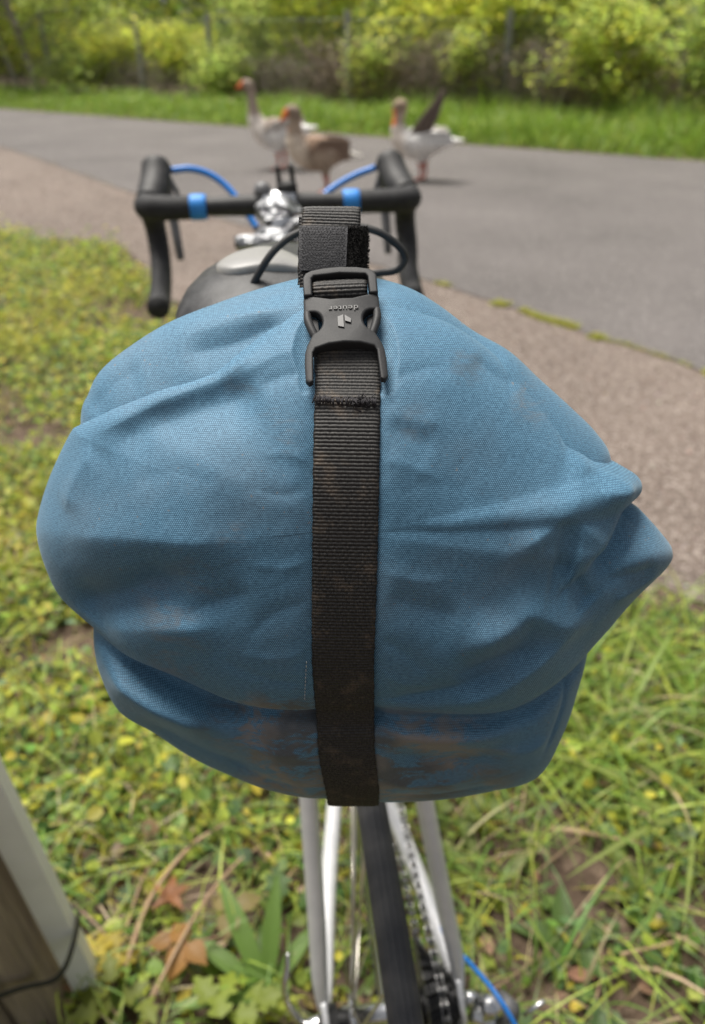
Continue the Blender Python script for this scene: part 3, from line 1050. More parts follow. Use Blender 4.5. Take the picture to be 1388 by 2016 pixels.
# ------------------------------------------------------------------ bicycle (local x right, y forward, z up from the rear tyre contact)
BX, BY, BZ = A(.98944, .11984, .08147), A(-.12024, .99274, 0), A(-.08088, -.0098, .99668)
HUB = A(.04258, .40227, .33887)
base = HUB - BZ * .34
bike = thing('bicycle', 'silver road bicycle leaning to the left, seen from behind its rear wheel', 'bicycle')
bike.matrix_world = Matrix(((BX[0], BY[0], BZ[0], base[0]), (BX[1], BY[1], BZ[1], base[1]), (BX[2], BY[2], BZ[2], base[2]), (0, 0, 0, 1)))
def q(s, n, b):
    return A(n, s, b + .34)
def part(name, pts, rad, mat, parent=bike, seg=12, n=0, **k):
    p = [q(*x) for x in pts]
    p = smooth_path(p, n) if n else np.array(p)
    v, f = tube(p, rad, seg, **k)
    return MB().add(v, f).build(name, mat, parent)
# frame
for sg in (-1, 1):
    part('seat_stay', [(.004, sg * .071, .022), (.02, sg * .070, .055), (.05, sg * .064, .12), (.13, sg * .050, .30), (.175, sg * .035, .41), (.195, sg * .02, .455)], [.0058, .0085, .0092, .0092, .0088, .008], M_SIL, n=30)
    part('chain_stay', [(.012, sg * .070, -.002), (.05, sg * .068, -.01), (.16, sg * .056, -.025), (.30, sg * .036, -.05), (.41, sg * .02, -.07)], [.006, .0095, .0105, .011, .011], M_SIL, n=30)
    dp = [(-.022, -.018), (.006, -.020), (.026, -.012), (.034, .000), (.020, .014), (.010, .034), (-.002, .034), (-.010, .016), (-.024, .006)]
    v, f = plate(dp, -.003, .003, .0008)
    v = np.array(v)
    MB().add(np.stack([v[:, 2] + sg * .0695, v[:, 0], v[:, 1] + .34], 1), f).build('dropout', M_SIL, bike)
part('seat_tube', [(.41, 0, -.07), (.30, 0, .22), (.20, 0, .48)], .0145, M_SIL, n=8)
part('top_tube', [(.215, 0, .455), (.74, 0, .52)], .0140, M_SIL)
part('down_tube', [(.41, 0, -.07), (.775, 0, .44)], .0165, M_SIL)
part('head_tube', [(.735, 0, .57), (.785, 0, .41)], .0185, M_SIL, seg=16)
part('bottom_bracket', [(.41, -.036, -.07), (.41, .036, -.07)], .021, M_SIL, seg=16)
for sg in (-1, 1):
    part('fork_blade', [(.79, sg * .022, .40), (.81, sg * .045, .36), (.87, sg * .050, .18), (.955, sg * .052, 0)], [.013, .013, .011, .007], M_SIL, n=16)
part('seatpost', [(.20, 0, .48), (.155, 0, .655)], .0135, M_ALU)

def wheel(s0, name):
    w = bpy.data.objects.new(name, None)
    COL.objects.link(w)
    w.parent = bike
    o = q(s0, 0, 0)
    prof = []
    for k in range(73):
        t = 2 * math.pi * k / 72
        rr = .0115 - (.0009 if any(abs(abs(math.atan2(math.sin(t), math.cos(t))) - g_) < .05 for g_ in (.22, .62, 1.05)) else 0)
        sq = 1.06 if -.5 < math.cos(t) < .5 else 1
        prof.append((.3265 + rr * math.cos(t), rr * math.sin(t) * sq))
    v, f = lathe(prof, o, (1, 0, 0), 120)
    ty = MB().add(v, f).build('tyre', M_TYRE, w)
    v, f = lathe([(.3165, -.0095), (.300, -.0088), (.293, -.004), (.293, .004), (.300, .0088), (.3165, .0095), (.3165, -.0095)], o, (1, 0, 0), 96)
    MB().add(v, f).build('rim', M_ALU, w)
    rear = s0 == 0
    v, f = lathe([(.004, -.062), (.011, -.058), (.013, -.046), (.021, -.044), (.021, -.039), (.0115, -.037), (.0105, 0), (.0125, .022), (.021, .024), (.021, .029), (.012, .031), (.012, .055), (.004, .06)], o, (1, 0, 0), 28)
    MB().add(v, f).build('hub', M_ALU, w)
    v, f = lathe([(.0045, -.076), (.0165, -.074), (.0175, -.066), (.0165, -.058), (.0045, -.056)], o, (1, 0, 0), 24)
    MB().add(v, f).build('hub_cap', M_RUB, w)
    # tangential spokes, one mesh per side and slant, turned copies
    base_m = {}
    for i in range(28):
        side = -1 if i % 2 else 1
        slant = 1 if (i // 2) % 2 else -1
        key = (side, slant)
        if key not in base_m:
            a0 = slant * 1.0
            hubp = A(side * (.042 if side < 0 else .0265), .0195 * math.sin(a0), .0195 * math.cos(a0))
            rimp = A(0, 0, .296)
            vv, ff = tube([hubp, rimp], .0013, 6)
            base_m[key] = mesh_data('spoke', vv, ff)
        sp = link('spoke', base_m[key], M_STE, w)
        sp.location = o
        sp.rotation_euler = (2 * math.pi * (i + .5) / 28 + .02, 0, 0)
    return w
rear = wheel(0, 'rear_wheel')
wheel(.965, 'front_wheel')
# cassette
cas = bpy.data.objects.new('cassette', None)
COL.objects.link(cas)
cas.parent = bike
for i, T in enumerate([32, 29, 26, 23, 20, 18, 16, 14, 12]):
    r_ = T * .0127 / (2 * math.pi)
    poly = []
    for k in range(T):
        a = 2 * math.pi * k / T
        da = 2 * math.pi / T
        for fr, rr in ((0, -.0022), (.30, -.0022), (.42, .0028), (.58, .0030), (.72, -.0022)):
            poly.append(((r_ + rr) * math.cos(a + fr * da), (r_ + rr) * math.sin(a + fr * da)))
    v, f = plate(poly, -.0009, .0009)
    v = np.array(v)
    MB().add(np.stack([v[:, 2] + .0335 + i * .0038, v[:, 0], v[:, 1] + .34], 1), f).build('sprocket', M_DSTE, cas, False)
v, f = lathe([(.004, .030), (.017, .030), (.016, .066), (.013, .069), (.004, .069)], q(0, 0, 0), (1, 0, 0), 24)
MB().add(v, f).build('freehub', M_DSTE, cas)
# chain: links along a closed path round sprocket, pulleys and chainring
nch = .0500
rs_, rc_ = .0385, .101
pc, pk = A(.41, -.07), A(0, 0)
path = []
for a in np.linspace(80, 200, 14):
    path.append((pk[0] + rs_ * math.cos(R(a)), pk[1] + rs_ * math.sin(R(a))))
path += [(-.006, -.045), (.012, -.058), (.030, -.075), (.040, -.100), (.050, -.120), (.070, -.135)]
for a in np.linspace(255, 440, 22):
    path.append((pc[0] + rc_ * math.cos(R(a)), pc[1] + rc_ * math.sin(R(a))))
path.append(path[0])
path = np.array(path)
L = np.concatenate([[0], np.cumsum(np.hypot(*np.diff(path, axis=0).T))])
nl = int(L[-1] / .0127) // 2 * 2
ss = np.linspace(0, L[-1], nl + 1)
cp = np.stack([np.interp(ss, L, path[:, 0]), np.interp(ss, L, path[:, 1])], 1)
def link_mesh(wide, name):
    mb = MB()
    w = .0032 if wide else .0022
    pl = arc(.00635, 0, .0041, .0041, -110, 110, 6) + [(0, .0026)] + arc(-.00635, 0, .0041, .0041, 70, 290, 6) + [(0, -.0026)]
    for sg in (-1, 1):
        v, f = plate(pl, sg * w - .0005, sg * w + .0005)
        v = np.array(v)
        mb.add(np.stack([v[:, 2], v[:, 0], v[:, 1]], 1), f)
    for x in (-.00635, .00635):
        mb.add(*tube([(-w, x, 0), (w, x, 0)], .0036 if not wide else .0018, 8))
    return mb.mesh(name, False)
lm = [link_mesh(True, 'outer_link'), link_mesh(False, 'inner_link')]
M_CHD = mat_basic('chain_inner_steel', (.10, .10, .10), .4, .8)
chain = bpy.data.objects.new('chain', None)
COL.objects.link(chain)
chain.parent = bike
for i in range(nl):
    m_ = (cp[i] + cp[i + 1]) / 2
    d = cp[i + 1] - cp[i]
    o = link('chain_link', lm[i % 2], M_CHN if i % 2 == 0 else M_CHD, chain)
    # the rear half lines up with the sprocket, the front with the chainring
    o.location = q(m_[0], nch - .006 * np.clip(m_[0] / .4, 0, 1), m_[1])
    o.rotation_euler = (math.atan2(d[1], d[0]), 0, 0)
# chainset
v, f = lathe([(.030, -.002), (.100, -.0015), (.101, 0), (.100, .0015), (.030, .002), (.030, -.002)], q(.41, .044, -.07), (1, 0, 0), 60)
MB().add(v, f).build('chainring', M_DSTE, bike)
for sg in (-1, 1):
    part('crank_arm', [(.41, sg * .062, -.07), (.41 + sg * .03, sg * .072, -.07 - sg * .165)], [.014, .009], M_ALU)
    part('pedal', [(.41 + sg * .03, sg * .075, -.07 - sg * .165), (.41 + sg * .03, sg * .16, -.07 - sg * .165)], [.022, .024, .024, .018], M_RUB, flat=.45)
# quick release: skewer ends and curved lever on the left
part('skewer_nut', [(0, .072, 0), (0, .088, 0)], [.008, .0095, .0085], M_ALU, seg=14)
part('skewer_cam', [(0, -.073, 0), (0, -.079, 0), (0, -.094, 0)], [.0085, .0095, .0075], M_ALU, seg=14)
part('quick_release_lever', [(0, -.088, -.006), (-.002, -.098, .026), (-.005, -.1025, .058), (-.010, -.102, .098), (.000, -.096, .118), (.008, -.094, .128)], [.0065, .0065, .0058, .005, .0042, .0032], M_ALU, n=24, flat=.55)
# rear derailleur
rd = part('rear_derailleur', [(-.006, .080, -.016), (-.012, .100, -.022), (-.014, .112, -.030), (.004, .104, -.066)], [.010, .0165, .0175, .013], M_ALU, n=20, seg=14)
part('derailleur_knuckle', [(-.016, .088, .012), (-.016, .108, .012)], [.013, .0155, .012], M_ALU, rd, seg=16)
part('derailleur_cap', [(-.015, .108, .002), (-.018, .124, -.006)], [.0165, .016, .010], M_GREY, rd, seg=16)
for (sx, bx_) in ((.012, -.072), (.045, -.125)):
    v, f = lathe([(.004, -.003), (.018, -.003), (.0195, 0), (.018, .003), (.004, .003)], q(sx, .050, bx_), (1, 0, 0), 22)
    MB().add(v, f).build('jockey_wheel', M_RUB, rd)
part('derailleur_cage', [(.008, .060, -.066), (.048, .060, -.132)], [.011, .009], M_DSTE, rd, flat=.2, up=(1, 0, 0))
part('gear_cable', [(.11, .062, -.018), (.06, .072, .002), (.02, .086, .028), (-.022, .102, .045), (-.052, .116, .030), (-.066, .124, -.005), (-.060, .120, -.035), (-.030, .108, -.04)], .0024, M_BLUE, n=60, seg=10)
part('cable_end', [(-.030, .128, .012), (-.026, .150, .026)], .0024, M_ALU)
# rear brake and cable under the bag
part('brake_arch', [(.16, -.035, .40), (.135, -.03, .42), (.13, 0, .43), (.135, .03, .42), (.16, .035, .40)], .008, M_DSTE, n=20)

# handlebar: measured ends, left end a little higher
def bar(t):
    """t -1..1 across"""
    return (.83, .199 * t + .002, .643 - .014 * t)
bl = [bar(-.88), bar(-.5), bar(0), bar(.5), bar(.88)]
part('handlebar', bl, [.0125, .0125, .0155, .0155, .0125, .0125], M_RUB, n=40, seg=14)
def rough_tape(pts, rad, name, parent=bike, n=90):
    p = smooth_path([q(*x) for x in pts], n)
    s = np.arange(len(p))
    r = np.interp(np.linspace(0, 1, len(p)), np.linspace(0, 1, len(rad)), rad) * (1 + .035 * ((s * .35) % 1))
    v, f = tube(p, 1.0, 16, caps=True)
    v = np.array(v)
    for i in range(len(p)):
        v[i * 16:(i + 1) * 16] = p[i] + (v[i * 16:(i + 1) * 16] - p[i]) * r[i]
    return MB().add(v, f).build(name, M_TAPE, parent)
for sg in (-1, 1):
    n0, b0 = bar(sg)[1], bar(sg)[2]
    tp = [bar(.55 * sg), bar(.78 * sg), (.838, n0 * .97, b0), (.862, n0 * 1.0, b0 - .001), (.895, n0 * 1.01, b0 - .012), (.915, n0 * 1.01, b0 - .045), (.900, n0 * 1.01, b0 - .085),
          (.86, n0 * (1.01 if sg < 0 else .97), b0 - .110), (.80, n0 * (1.005 if sg < 0 else .94), b0 - .122), (.752, n0 * (1.0 if sg < 0 else .91), b0 - .124)]
    rough_tape(tp, [.0165, .0172, .0185, .0185, .017, .0165, .016, .016, .016, .0165], 'bar_tape')
    part('finishing_tape', [bar((.55 if sg < 0 else .47) * sg), bar((.67 if sg < 0 else .59) * sg)], [.0178, .0186, .0186, .0178], M_BLT, n=6, seg=18)
    # hood and lever
    hd = part('brake_hood', [(.858, n0 * .985, b0 + .004), (.880, n0 * .955, b0 + .012), (.905, n0 * .93, b0 + .026), (.925, n0 * .915, b0 + .044), (.931, n0 * .91, b0 + .052)], [.020, .0235, .0235, .0225, .017], M_RUB, n=24, seg=14, flat=.92)
    part('lever_body', [(.928, n0 * .91, b0 + .040), (.952, n0 * .905, b0 + .042)], [.0145, .012], M_GREY, hd, seg=12)
    part('brake_lever', [(.950, n0 * .90, b0 + .045), (.965, n0 * .89, b0 + .010), (.955, n0 * .88, b0 - .035), (.935, n0 * .87, b0 - .075), (.925, n0 * .865, b0 - .100)], [.006, .0085, .008, .0075, .006], M_GREY, hd, n=24, flat=.5)
    part('shift_paddle', [(.935, n0 * .845, b0 + .030), (.930, n0 * .80, b0 + .006), (.926, n0 * .79, b0 - .004)], [.004, .006, .003], M_GREY, hd, n=8, flat=.5)
    part('cable_ferrule', [(.930, n0 * .875, b0 + .036), (.930, n0 * .80, b0 + .035)], [.0052, .0042], M_RUB, hd)
    if sg < 0:
        cb = [(.930, n0 * .80, b0 + .035), (.932, n0 * .66, b0 + .034), (.930, n0 * .52, b0 + .024), (.92, n0 * .40, b0 + .006), (.90, n0 * .30, b0 - .02), (.86, n0 * .16, b0 - .07), (.80, n0 * .12, b0 - .12)]
    else:
        cb = [(.930, n0 * .80, b0 + .035), (.932, n0 * .64, b0 + .027), (.928, n0 * .48, b0 + .015), (.915, n0 * .36, b0 + .003), (.90, n0 * .28, b0 - .02), (.86, n0 * .18, b0 - .07), (.80, n0 * .12, b0 - .12)]
    part('shift_cable', cb, .0052, M_BLUE, bike, n=50, seg=12)
# stem with faceplate
part('stem', [(.735, 0, .625), (.80, 0, .638), (.832, 0, .643)], [.019, .0165, .0185], M_ALU, n=12, seg=16)
part('stem_clamp', [(.831, -.024, .644), (.831, .024, .642)], .0215, M_ALU, seg=18)
part('headset', [(.735, 0, .57), (.735, 0, .602), (.735, 0, .612)], [.02, .021, .018], M_RUB, seg=18)
# saddle: loft of cross sections, nose dipping forward
secs = [(.012, .030, .730, .012), (.020, .062, .734, .018), (.035, .0755, .738, .024), (.06, .0775, .742, .028), (.10, .0715, .741, .028), (.14, .054, .738, .026), (.18, .037, .734, .024), (.23, .025, .727, .022), (.275, .019, .719, .019), (.29, .010, .714, .012)]
V, F = [], []
npt = 28
sec_s = smooth_path(np.array([(a, b_, c_) for a, b_, c_, d_ in secs]), 60)
dep = np.interp(sec_s[:, 0], [x[0] for x in secs], [x[3] for x in secs])
for (s_, w_, b_), d_ in zip(sec_s, dep):
    for k in range(npt):
        t = 2 * math.pi * k / npt
        ct, st = math.cos(t), math.sin(t)
        x = w_ * np.sign(ct) * abs(ct) ** .8
        z = d_ * (st if st > 0 else 1.15 * st) - .010 - .010 * (abs(x) / .0765) ** 2.2 - .004 * math.exp(-(x / .012) ** 2) * (1 if st > 0 else 0)
        V.append(q(s_, x - .004, b_ + z - .012 - .20 * x))
m = len(sec_s)
for i in range(m - 1):
    for k in range(npt):
        k2 = (k + 1) % npt
        F.append((i * npt + k, i * npt + k2, (i + 1) * npt + k2, (i + 1) * npt + k))
F += [tuple(range(npt)), tuple(range((m - 1) * npt, m * npt))]
sad = MB().add(V, F).build('saddle', M_SAD, bike)
# pale inset panel on the saddle top
pv, pf = [], []
pp = smooth_path([(.054, -.040, 0), (.058, -.010, 0), (.068, .002, 0), (.092, -.001, 0), (.100, -.016, 0), (.092, -.038, 0), (.072, -.050, 0)], 42, closed=True)
def sad_top(s_, x):
    w_ = np.interp(s_, sec_s[:, 0], sec_s[:, 1])
    b_ = np.interp(s_, sec_s[:, 0], sec_s[:, 2])
    d_ = np.interp(s_, sec_s[:, 0], dep)
    ct = (min(abs(x) / w_, 1)) ** 1.25
    st = math.sqrt(max(0, 1 - ct * ct))
    return b_ + d_ * st - .010 - .010 * (abs(x) / .0765) ** 2.2 - .004 * math.exp(-(x / .012) ** 2) - .004
cxy = pp[:, :2].mean(0)
for kk, (sc, lift) in enumerate(((1.0, -.001), (.99, .0026), (.9, .0034), (.6, .0036), (.3, .0036))):
    for a_ in pp:
        s_, x = cxy + (a_[:2] - cxy) * sc
        pv.append(q(s_, x - .004, sad_top(s_, x) + lift - .008 - .20 * x))
npp = len(pp)
for kk in range(4):
    for k in range(npp):
        k2 = (k + 1) % npp
        pf.append((kk * npp + k, kk * npp + k2, (kk + 1) * npp + k2, (kk + 1) * npp + k))
pf.append(tuple(4 * npp + k for k in range(npp)))
MB().add(pv, pf).build('saddle_panel', M_SADG, sad)
for sg in (-1, 1):
    part('saddle_rail', [(.05, sg * .035, .700), (.08, sg * .028, .682), (.16, sg * .021, .668), (.24, sg * .018, .695)], .0035, M_ALU, sad, n=20)
part('seat_clamp', [(.13, 0, .655), (.18, 0, .665)], [.020, .020], M_ALU)
# bracket on the saddle's left rear underside
v, f = box(q(.045, -.060, .712), (.020, .012, .014), .002)
MB().add(v, f).build('saddle_bracket', M_GREY, sad)

# ------------------------------------------------------------------ things carried on the cockpit
def on_bike(o):
    o.matrix_world = Matrix(((BX[0], BY[0], BZ[0], base[0]), (BX[1], BY[1], BZ[1], base[1]), (BX[2], BY[2], BZ[2], base[2]), (0, 0, 0, 1)))
    return o
# crumpled silver pouch over the stem
pch = on_bike(thing('stem_pouch', 'crumpled shiny silver wrapped bundle strapped on the stem behind the handlebar', 'pouch'))
def lump(c, r, seed, amp, n=26):
    V, F = [], []
    for i in range(n + 1):
        ph = math.pi * i / n
        for k in range(2 * n):
            t = math.pi * k / n
            d = A(math.sin(ph) * math.cos(t), math.sin(ph) * math.sin(t), math.cos(ph))
            rr = 1 + amp * float(waves(A(d[0] * 3 + d[2] * 2), A(d[1] * 3 - d[2]), seed, 1.6)[0]) + amp * .5 * abs(float(waves(A(d[0] * 9), A(d[1] * 9 + d[2] * 7), seed + 1, 1.2)[0]))
            V.append(np.asarray(c) + d * np.asarray(r) * rr)
    for i in range(n):
        for k in range(2 * n):
            k2 = (k + 1) % (2 * n)
            F.append((i * 2 * n + k, (i + 1) * 2 * n + k, (i + 1) * 2 * n + k2, i * 2 * n + k2))
    return V, F
def crumple(c, r, seed, n=30):
    """creased foil parcel: rounded box with sharp folded ridges"""
    rs_c = np.random.default_rng(seed)
    planes = rs_c.normal(size=(22, 3))
    planes /= np.linalg.norm(planes, axis=1)[:, None]
    hgt_ = rs_c.uniform(.72, 1.08, 22)
    V, F = lump((0, 0, 0), (1, 1, 1), seed, 0, n)
    V = np.array(V)
    V = V / np.linalg.norm(V, axis=1)[:, None]
    V = V / np.max(np.abs(V) ** 5, axis=1)[:, None] ** .04
    dots = V @ planes.T
    k_ = np.min(np.where(dots > .35, hgt_[None] / np.maximum(dots, .35), 9), axis=1)
    rr = np.minimum(1.12, k_)
    rr = rr * (1 + .05 * np.abs(waves(V[:, 0] * 4 + V[:, 2] * 3, V[:, 1] * 4 - V[:, 2] * 2, seed, 1.5)))
    return np.asarray(c) + V * rr[:, None] * np.asarray(r), F
MB().add(*crumple(q(.770, -.008, .648), (.034, .034, .015), 41)).build('upper_fold', M_FOIL, pch, False)
MB().add(*crumple(q(.728, -.010, .621), (.036, .030, .013), 45)).build('lower_fold', M_FOIL, pch, False)
MB().add(*crumple(q(.745, .012, .630), (.020, .024, .012), 47)).build('side_fold', M_FOIL, pch, False)
MB().add(*tube(smooth_path([q(.752, -.040, .628), q(.744, -.022, .634), q(.742, 0, .636), q(.744, .018, .635), q(.752, .032, .627)], 20), .0055, 8, flat=.6)).build('closing_band', M_RUB, pch)
tor = on_bike(thing('small_torch', 'small silver cylinder lying crosswise just left of the silver bundle', 'torch'))
p = [q(.705, -.067, .622), q(.705, -.062, .622), q(.705, -.030, .6195), q(.705, .006, .617)]
MB().add(*tube(p, [.0095, .0105, .0105, .0095], 18)).build('barrel', M_FOIL, tor)
MB().add(*tube([q(.705, -.0692, .6242), q(.705, -.0655, .6238)], .0082, 18)).build('end_cap', M_RUB, tor)
mnt = on_bike(thing('phone_mount', 'black clamp with two upright prongs on the handlebar centre', 'phone mount'))
v, f = box(q(.835, .014, .664), (.030, .026, .018), .004)
MB().add(v, f).build('clamp', M_RUB, mnt)
for x in (.004, .024):
    v, f = box(q(.838, x, .683), (.007, .014, .026), .002)
    MB().add(v, f).build('prong', M_RUB, mnt)
bell = on_bike(thing('bicycle_bell', 'small dark bell with pale dome beside the black clamp', 'bell'))
v, f = lathe([(.0005, .017), (.006, .016), (.011, .012), (.0135, .005), (.014, 0), (.012, -.001)], q(.832, -.022, .660), (0, 0, 1), 24)
MB().add(v, f).build('dome', M_GREY, bell)
MB().add(*tube([q(.832, -.034, .645), q(.832, -.010, .645)], .0185, 16)).build('band', M_RUB, bell)
# black elastic cable looping from the saddle behind the strap tail
cab = on_bike(thing('cable_loop', 'thin black cable arching out on both sides of the strap tail above the bag', 'cable'))
cpts = [(.045, -.0435, .7318), (.045, -.0362, .7412), (.045, -.0255, .7556), (.047, -.0158, .7642), (.050, -.004, .7692), (.052, .013, .7705), (.050, .0284, .7689), (.047, .0409, .7649), (.045, .0505, .7569), (.045, .0537, .7496), (.045, .0484, .7439), (.047, .0366, .7429), (.05, .0248, .742)]
MB().add(*tube(smooth_path([q(*x) for x in cpts], 90), .0021, 10)).build('cable', M_RUB, cab)

# ------------------------------------------------------------------ foliage generators
def rotmats(yaw, pitch, roll):
    cy, sy, cp_, sp_, cr, sr = np.cos(yaw), np.sin(yaw), np.cos(pitch), np.sin(pitch), np.cos(roll), np.sin(roll)
    X = np.stack([cy * cp_, sy * cp_, sp_], 1)
    Y = np.stack([-sy * cr - cy * sp_ * sr, cy * cr - sy * sp_ * sr, cp_ * sr], 1)
    Z = np.cross(X, Y)
    return X, Y, Z
LT = {  # leaf templates: x along, y across, z up, faces (quads, triangle = repeated last)
    'oval': (A([0, 0, 0], [.35, .27, .06], [.35, -.27, .06], [.38, 0, 0], [.75, .19, .02], [.75, -.19, .02], [.78, 0, -.03], [1, 0, -.10]),
             [(0, 3, 1, 1), (0, 2, 3, 3), (1, 3, 6, 4), (3, 2, 5, 6), (4, 6, 7, 7), (6, 5, 7, 7)]),
    'round': (A([0, 0, 0], [.22, .40, .07], [.22, -.40, .07], [.4, 0, 0], [.68, .42, .03], [.68, -.42, .03], [.72, 0, -.02], [1, .12, -.05], [1, -.12, -.05]),
              [(0, 3, 1, 1), (0, 2, 3, 3), (1, 3, 6, 4), (3, 2, 5, 6), (4, 6, 7, 7), (6, 5, 8, 8), (6, 8, 7, 7)]),
    'ivy': (A([.12, 0, 0], [0, .30, -.03], [.30, .52, .05], [.45, .22, .03], [1, 0, -.08], [.45, -.22, .03], [.30, -.52, .05], [0, -.30, -.03], [.4, 0, 0]),
            [(0, 8, 2, 1), (8, 3, 2, 2), (8, 4, 3, 3), (8, 5, 4, 4), (8, 6, 5, 5), (0, 7, 6, 8)]),
    'card': (A([0, 0, 0], [.45, .34, .07], [.45, -.34, .07], [1, 0, -.08]), [(0, 2, 3, 1)]),
}
def leaves(name, pos, size, cols, tmpl='oval', mat=None, parent=None, pitch=(-.3, .7), roll=.5, yaw=None, rs=rng, **props):
    n = len(pos)
    T, Fq = LT[tmpl]
    X, Y, Z = rotmats(rs.uniform(0, 6.283, n) if yaw is None else yaw, rs.uniform(*pitch, n), rs.normal(0, roll, n))
    sz = np.asarray(size)[:, None, None] if not np.isscalar(size) else size
    k = len(T)
    V = pos[:, None, :] + sz * (T[None, :, 0:1] * X[:, None] + T[None, :, 1:2] * Y[:, None] + T[None, :, 2:3] * Z[:, None])
    Fq = np.array(Fq)
    tri = np.array([(a, b, c) for a, b, c, d in Fq.tolist()] + [(a, c, d) for a, b, c, d in Fq.tolist() if d != c])
    F = (np.arange(n)[:, None, None] * k + tri[None]).reshape(-1, 3)
    me = fast_mesh(name, V.reshape(-1, 3), F, False)
    set_col(me, np.repeat(cols, k, 0))
    return link(name, me, mat or M_LEAF, parent, **props)

def blades(name, pos, length, width, lean, cols, mat=None, parent=None, rs=rng, nseg=4, yaw=None, **props):
    n = len(pos)
    yaw = rs.uniform(0, 6.283, n) if yaw is None else yaw
    d = np.stack([np.cos(yaw), np.sin(yaw), np.zeros(n)], 1)
    tw = yaw + np.pi / 2 + rs.normal(0, .4, n)
    sd = np.stack([np.cos(tw), np.sin(tw), np.zeros(n)], 1)
    V = []
    for t in np.linspace(0, 1, nseg + 1):
        up = length * (t - lean * .55 * t ** 2.4)
        out = length * lean * (.25 * t + .75 * t ** 2)
        c = pos + d * out[:, None] + A(0, 0, 1) * up[:, None]
        w = width * (1 - t ** 1.8) * .5 + width * .04
        V += [c - sd * w[:, None], c + sd * w[:, None]]
    V = np.stack(V, 1)
    k = 2 * (nseg + 1)
    quad = np.array([(2 * i, 2 * i + 1, 2 * i + 3, 2 * i + 2) for i in range(nseg)])
    F = (np.arange(n)[:, None, None] * k + quad[None]).reshape(-1, 4)
    me = fast_mesh(name, V.reshape(-1, 3), F)
    set_col(me, np.repeat(cols, k, 0))
    return link(name, me, mat or M_GRASS, parent, **props)

def palette(n, cols, wts, jit=.18, rs=rng):
    cols = np.array(cols)
    c = cols[rs.choice(len(cols), n, p=np.array(wts) / sum(wts))]
    return np.clip(c * (1 + rs.normal(0, jit, (n, 1))) * (1 + rs.normal(0, .06, (n, 3))), .004, .8)

ex_, ey_ = np.array(EDGE)[:, 0], np.array(EDGE)[:, 1]
# trodden spots of bare soil (x, y, half sizes)
BARE = [(.385, .775, .075, .085), (.255, .665, .05, .05), (.56, .70, .06, .05), (-.10, .66, .05, .05), (-.235, .745, .05, .06), (.42, .56, .06, .04), (-.62, 1.35, .10, .08), (-1.1, 2.4, .16, .12)]
def meadow_pts(n, x0, x1, y0, y1, soft=.12, rs=rng):
    x = rs.uniform(x0, x1, n)
    y = rs.uniform(y0, y1, n)
    lim = np.interp(x, ex_, ey_) + waves(x, y, 77, 6) * .10 - np.abs(rs.normal(0, soft, n))
    m = y < lim
    for cx_, cy_, rx_, ry_ in BARE:
        m &= ~((((x - cx_) / rx_) ** 2 + ((y - cy_) / ry_) ** 2 < rs.uniform(.55, 1.25, n)) & (rs.uniform(0, 1, n) < .93))
    return np.stack([x[m], y[m], np.zeros(m.sum())], 1)
G_YEL, G_LIM, G_MID, G_DRK, G_BLU, G_BRN, G_STR = (.48, .44, .06), (.33, .40, .065), (.15, .25, .05), (.055, .11, .028), (.17, .26, .11), (.20, .13, .07), (.42, .34, .20)

# low leafy cover, thick at the left, sparser at the right foot of the picture
def cover(name, n, x0, x1, y0, y1, smin, smax, kinds, pal, wts, zmax, label, keep=None):
    for i, kd in enumerate(kinds):
        p = meadow_pts(n // len(kinds), x0, x1, y0, y1)
        if keep is not None:
            p = p[keep(p)]
        big = .5 + .5 * waves(p[:, 0], p[:, 1], 50 + i, 4.5)
        p[:, 2] = np.abs(rng.normal(0, .45, len(p))) * zmax * (.35 + .65 * np.clip(big, 0, 1.2)) + .004
        c = palette(len(p), pal, wts)
        yel = np.clip(waves(p[:, 0], p[:, 1], 60, 5.5) * 1.3 - .35, 0, 1)[:, None] * (p[:, 0] < .3)[:, None]
        c = c * (1 - yel * .55) + np.array(G_YEL) * yel * .55
        leaves(name, p, smin + (smax - smin) * rng.uniform(0, 1, len(p)) ** 1.8, c, kd, label=label[i], category='ground cover', kind='stuff')
hole = lambda p: (waves(p[:, 0], p[:, 1], 88, 7.5) + rng.normal(0, .25, len(p))) < np.where(p[:, 1] < 1.35, .38, .80)
cover('low_plants', 46000, -2.6, .6, .8, 3.4, .009, .034, ['oval', 'round'], [G_YEL, G_LIM, G_MID, G_DRK, G_BLU, G_BRN], [2.4, 3.6, 2.4, .7, 1.1, .3], .10,
      ['small yellow-green leaves carpeting the grass verge left of the bicycle', 'tiny rounded green leaves low in the grass verge left of the bicycle'], hole)
cover('low_plants', 70000, -5.2, -.2, 3.2, 8.6, .022, .045, ['card', 'card'], [G_YEL, G_LIM, G_MID, G_DRK, G_BLU, G_BRN], [2.6, 3.6, 2.2, .5, .9, .3], .12,
      ['yellow-green leaf cover of the left verge farther up the path', 'pale leaf cover of the left verge farther up the path'], lambda p: waves(p[:, 0], p[:, 1], 88, 7.5) < 1.0)
cover('creeping_leaves', 22000, -1.2, 1.9, -.5, 1.75, .012, .034, ['oval', 'ivy', 'round'], [G_YEL, G_LIM, G_MID, G_DRK, G_BLU, G_BRN], [.9, 2.6, 3.2, 1.5, 1.6, .7], .06,
      ['pointed green leaves creeping over soil around the rear wheel', 'lobed green leaves creeping over soil around the rear wheel', 'rounded green leaves creeping over soil around the rear wheel'], hole)
